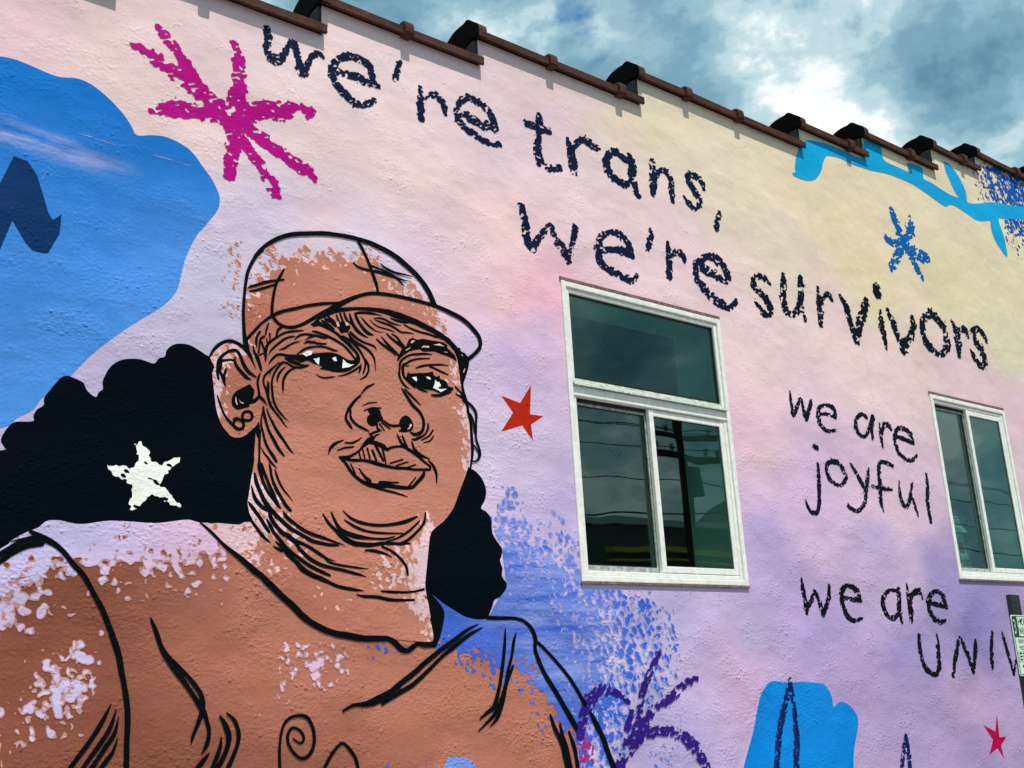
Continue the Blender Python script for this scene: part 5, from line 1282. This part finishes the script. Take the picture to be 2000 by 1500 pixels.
# parking sign on a perforated post
SX, SY = 5.632, -1.0
post = thing('parking_sign', 'white and green parking sign on a perforated steel post at the right edge', 'sign', (SX, SY, 0.0))
post.rotation_euler = (0, math.radians(1.4), 0)
bm = bmesh.new()
add_box(bm, -0.045, 0.045, 0.004, 0.012, 0.0, 2.02)
add_box(bm, -0.045, -0.037, 0.012, 0.03, 0.0, 2.02)
add_box(bm, 0.037, 0.045, 0.012, 0.03, 0.0, 2.02)
pm = bm_obj('post', bm, M['steel'], post)
bm = bmesh.new()
for k in range(72):
    for xx in (-0.018, 0.022):
        add_cyl(bm, (xx, 0.0035, 0.05 + k * 0.0272), (xx, 0.0025, 0.05 + k * 0.0272), 0.0055, n=6)
bm_obj('hole_row', bm, M['hole'], pm)
def round_rect(w, h, r, n=5):
    out = []
    for cx, cy, a0 in ((w / 2 - r, h / 2 - r, 0), (-w / 2 + r, h / 2 - r, 90), (-w / 2 + r, -h / 2 + r, 180), (w / 2 - r, -h / 2 + r, 270)):
        for k in range(n + 1):
            a_ = math.radians(a0 + 90 * k / n)
            out.append((cx + r * math.cos(a_), cy + r * math.sin(a_)))
    return out
def plate(name, w, h, r, cx, cz, y0, y1, mat, parent):
    p = round_rect(w, h, r)
    n_ = len(p)
    vs = [(cx + a_, y0, cz + b_) for a_, b_ in p] + [(cx + a_, y1, cz + b_) for a_, b_ in p]
    fs = [tuple(range(n_)), tuple(range(n_, 2 * n_))[::-1]] + [(i, n_ + i, n_ + (i + 1) % n_, (i + 1) % n_) for i in range(n_)]
    o = mesh_obj(name, vs, fs, mat, parent)
    bm = bmesh.new(); bm.from_mesh(o.data); bmesh.ops.recalc_face_normals(bm, faces=bm.faces); bm.to_mesh(o.data); bm.free()
    return o
SW, SH = 0.22, 0.305
CXs, CZs = 0.018, 1.762
pl = plate('sign_plate', SW, SH, 0.016, CXs, CZs, -0.003, 0.001, M['sign_white'], post)
plate('sign_border', SW - 0.010, SH - 0.010, 0.012, CXs, CZs, -0.0038, -0.0031, M['sign_green'], pl)
plate('sign_field', SW - 0.018, SH - 0.122, 0.006, CXs, CZs - 0.053, -0.0045, -0.0039, M['sign_white'], pl)
plate('sign_field', SW - 0.062, 0.098, 0.004, CXs + 0.024, CZs + 0.095, -0.0045, -0.0039, M['sign_white'], pl)
plate('sign_border', SW - 0.030, 0.052, 0.004, CXs, CZs - 0.058, -0.0052, -0.0046, M['sign_green'], pl)
plate('sign_field', SW - 0.034, 0.048, 0.003, CXs, CZs - 0.058, -0.0059, -0.0053, M['sign_white'], pl)
def sign_text(txt, size, x, z, mat, y=-0.0065, align='LEFT', xs_=1.0, parent=None, name='lettering'):
    cu = bpy.data.curves.new(name, 'FONT')
    cu.body = txt
    cu.size = size
    cu.align_x = align
    cu.extrude = 0.0002
    tmp = bpy.data.objects.new(name, cu)
    col.objects.link(tmp)
    dg = bpy.context.evaluated_depsgraph_get()
    me = bpy.data.meshes.new_from_object(tmp.evaluated_get(dg))
    col.objects.unlink(tmp)
    bpy.data.objects.remove(tmp)
    me.transform(Matrix.Translation((x, y, z)) @ Matrix.Rotation(math.radians(90), 4, 'X') @ Matrix.Diagonal((xs_, 1, 1, 1)))
    me.materials.clear(); me.materials.append(mat)
    o = bpy.data.objects.new(name, me)
    col.objects.link(o)
    o.parent = parent
    return o
LX = CXs - SW / 2
sign_text('3', 0.105, LX + 0.010, CZs + 0.058, M['sign_mint'], -0.0042, xs_=0.52, parent=pl)
sign_text('HOUR', 0.050, LX + 0.060, CZs + 0.103, M['sign_green'], -0.0049, xs_=0.8, parent=pl)
sign_text('PARKING', 0.050, LX + 0.050, CZs + 0.056, M['sign_green'], -0.0049, xs_=0.62, parent=pl)
sign_text('8AM', 0.032, LX + 0.036, CZs + 0.010, M['sign_green'], -0.0049, xs_=0.85, parent=pl)
sign_text('MON', 0.032, LX + 0.036, CZs - 0.024, M['sign_green'], -0.0049, xs_=0.85, parent=pl)
bm = bmesh.new()
v = [bm.verts.new((LX + a_, -0.0049, CZs + b_)) for a_, b_ in ((0.036, -0.105), (0.052, -0.118), (0.052, -0.110), (0.12, -0.110), (0.12, -0.100), (0.052, -0.100), (0.052, -0.092))]
bm.faces.new(v)
bm_obj('arrow', bm, M['sign_green'], pl)
bm = bmesh.new()
for k in range(3):
    for q in range(5):
        x_ = LX + 0.024 + q * 0.034
        add_box(bm, x_, x_ + 0.026, -0.0064, -0.0060, CZs - 0.045 - k * 0.015, CZs - 0.037 - k * 0.015)
bm_obj('small_print', bm, M['sign_green'], pl)
bm = bmesh.new()
add_cyl(bm, (0.0, -0.0035, CZs + 0.125), (0.0, -0.009, CZs + 0.125), 0.006, n=8)
add_cyl(bm, (0.0, -0.0035, CZs - 0.13), (0.0, -0.009, CZs - 0.13), 0.006, n=8)
bm_obj('bolt', bm, M['steel'], pl)

# notice taped inside the small window
nt_ = thing('window_notice', 'printed paper notice propped inside the smaller window', 'notice', (7.22, 0.085, 2.30))
def paper(zb, h, dx, tilt):
    vs = []; fs = []
    for k in range(5):
        t = k / 4
        y_ = 0.02 * math.sin(t * 2.5) + tilt * t
        vs += [(-0.11 + dx * t, y_, zb + h * t), (0.11 + dx * t, y_ + 0.01, zb + h * t)]
    for k in range(4):
        fs.append((2 * k, 2 * k + 1, 2 * k + 3, 2 * k + 2))
    return mesh_obj('sheet', vs, fs, M['paper'], nt_)
paper(0.0, 0.28, -0.012, 0.02)
paper(0.285, 0.12, -0.02, 0.03)
bm = bmesh.new()
for (a_, b_, c_, d_) in ((-0.07, 0.00, 0.13, 0.21), (0.03, 0.09, 0.13, 0.20), (-0.07, 0.08, 0.07, 0.09), (-0.05, 0.06, 0.045, 0.058), (-0.07, 0.08, 0.012, 0.034), (-0.08, 0.05, 0.37, 0.378), (-0.06, 0.06, 0.35, 0.358), (-0.07, 0.03, 0.325, 0.34)):
    add_box(bm, a_, b_, -0.010, -0.007, c_, d_)
bm_obj('print', bm, M['paper_ink'], nt_)

# ------------------------------------------------------------------ across the street: seen only as reflections in the panes
opp = thing('shop_building', 'grey shop with a white parapet and yellow fascia across the street', 'building', (22.0, -16.0, 0.0))
opp.location = (0, 0, 0)
OY = -16.0
box_obj('wall', (13.0, 31.0, OY - 8, OY, 0.0, 5.75), M['opp_wall'], opp)
box_obj('parapet', (12.9, 31.1, OY - 8.1, OY + 0.12, 5.752, 5.90), M['opp_white'], opp)
box_obj('fascia', (19.2, 24.2, OY + 0.002, OY + 0.25, 5.02, 5.16), M['yellow'], opp)
box_obj('fascia', (19.2, 24.2, OY + 0.002, OY + 0.22, 4.80, 4.85), M['yellow'], opp)
for k in range(5):
    wnd = box_obj('window', (14.0 + k * 3.4, 16.6 + k * 3.4, OY + 0.002, OY + 0.05, 0.8, 3.6), M['dark_glass'], opp)
    rect_frame('frame', 13.95 + k * 3.4, 16.65 + k * 3.4, 0.75, 3.65, 0.06, OY + 0.001, OY + 0.09, M['opp_white'], wnd, 0.0)
hut = thing('hill_house', 'dark pitched house further along the far side of the street', 'building', (0, 0, 0))
mesh_obj('wall', [(34, -22, 0), (46, -22, 0), (46, -30, 0), (34, -30, 0), (34, -22, 6), (46, -22, 6), (46, -30, 6), (34, -30, 6)], [(0, 1, 5, 4), (1, 2, 6, 5), (2, 3, 7, 6), (3, 0, 4, 7)], M['opp_wall'], hut)
mesh_obj('roof', [(33.4, -21.4, 5.9), (46.6, -21.4, 5.9), (46.6, -30.6, 5.9), (33.4, -30.6, 5.9), (36, -26, 9.2), (44, -26, 9.2)], [(0, 1, 5, 4), (2, 3, 4, 5), (0, 4, 3), (1, 2, 5), (3, 2, 1, 0)], M['roof'], hut)

pole = thing('utility_pole', 'timber utility pole with crossarms across the street, seen mirrored in the window', 'utility pole', (18.9, -13.0, 0.0))
bm = bmesh.new()
add_cyl(bm, (0, 0, -0.1), (0, 0, 7.75), 0.16, 0.12, 12)
bm_obj('mast', bm, M['timber'], pole)
ARMS = [(7.25, 1.25), (6.75, 1.1)]
for z_, h_ in ARMS:
    box_obj('crossarm', (-h_, h_, 0.16, 0.28, z_ - 0.06, z_ + 0.06), M['timber'], pole, 0.01)
for z_, h_ in ARMS:
    for x_ in (-0.95 * h_, -0.55 * h_, 0.55 * h_, 0.95 * h_):
        bm = bmesh.new()
        add_cyl(bm, (x_, 0.22, z_ + 0.061), (x_, 0.22, z_ + 0.12), 0.02, n=8)
        for q in range(3):
            add_cyl(bm, (x_, 0.22, z_ + 0.12 + 0.05 * q), (x_, 0.22, z_ + 0.15 + 0.05 * q), 0.065, 0.045, 8)
        bm_obj('insulator', bm, M['ceramic'], pole)
bm = bmesh.new()
add_cyl(bm, (0.33, 0.05, 5.9), (0.33, 0.05, 6.6), 0.2, n=12)
bm_obj('transformer', bm, M['ceramic'], pole)
def wire(p0, pm_, p1, sag, r, label):
    bm = bmesh.new()
    for q0, q1 in ((Vector(p0), Vector(pm_)), (Vector(pm_), Vector(p1))):
        n_ = 16
        pts = [q0.lerp(q1, k / n_) - Vector((0, 0, sag * 4 * (k / n_) * (1 - k / n_))) for k in range(n_ + 1)]
        for k in range(n_):
            add_cyl(bm, pts[k], pts[k + 1], r, n=5)
    o = bm_obj('power_line', bm, M['cable'])
    tag(o, label, 'cable', 'overhead cables across the street')
WL = ['highest overhead cable mirrored in the window panes', 'overhead cable just under the highest one across the street', 'overhead cable from the lower crossarm across the street', 'overhead cable midway up the utility pole across the street', 'lowest, thickest overhead cable across the street']
for k, (z_, y_) in enumerate(((7.47, -12.78), (7.40, -12.70), (6.97, -12.78), (6.2, -12.7), (5.45, -12.75))):
    wire((-14, y_, z_ + 0.1), (18.9 + (-1.1 if k == 1 else 0.6), y_, z_), (54, y_, z_ + 0.1), 0.5, 0.018 if k == 4 else 0.011, WL[k])
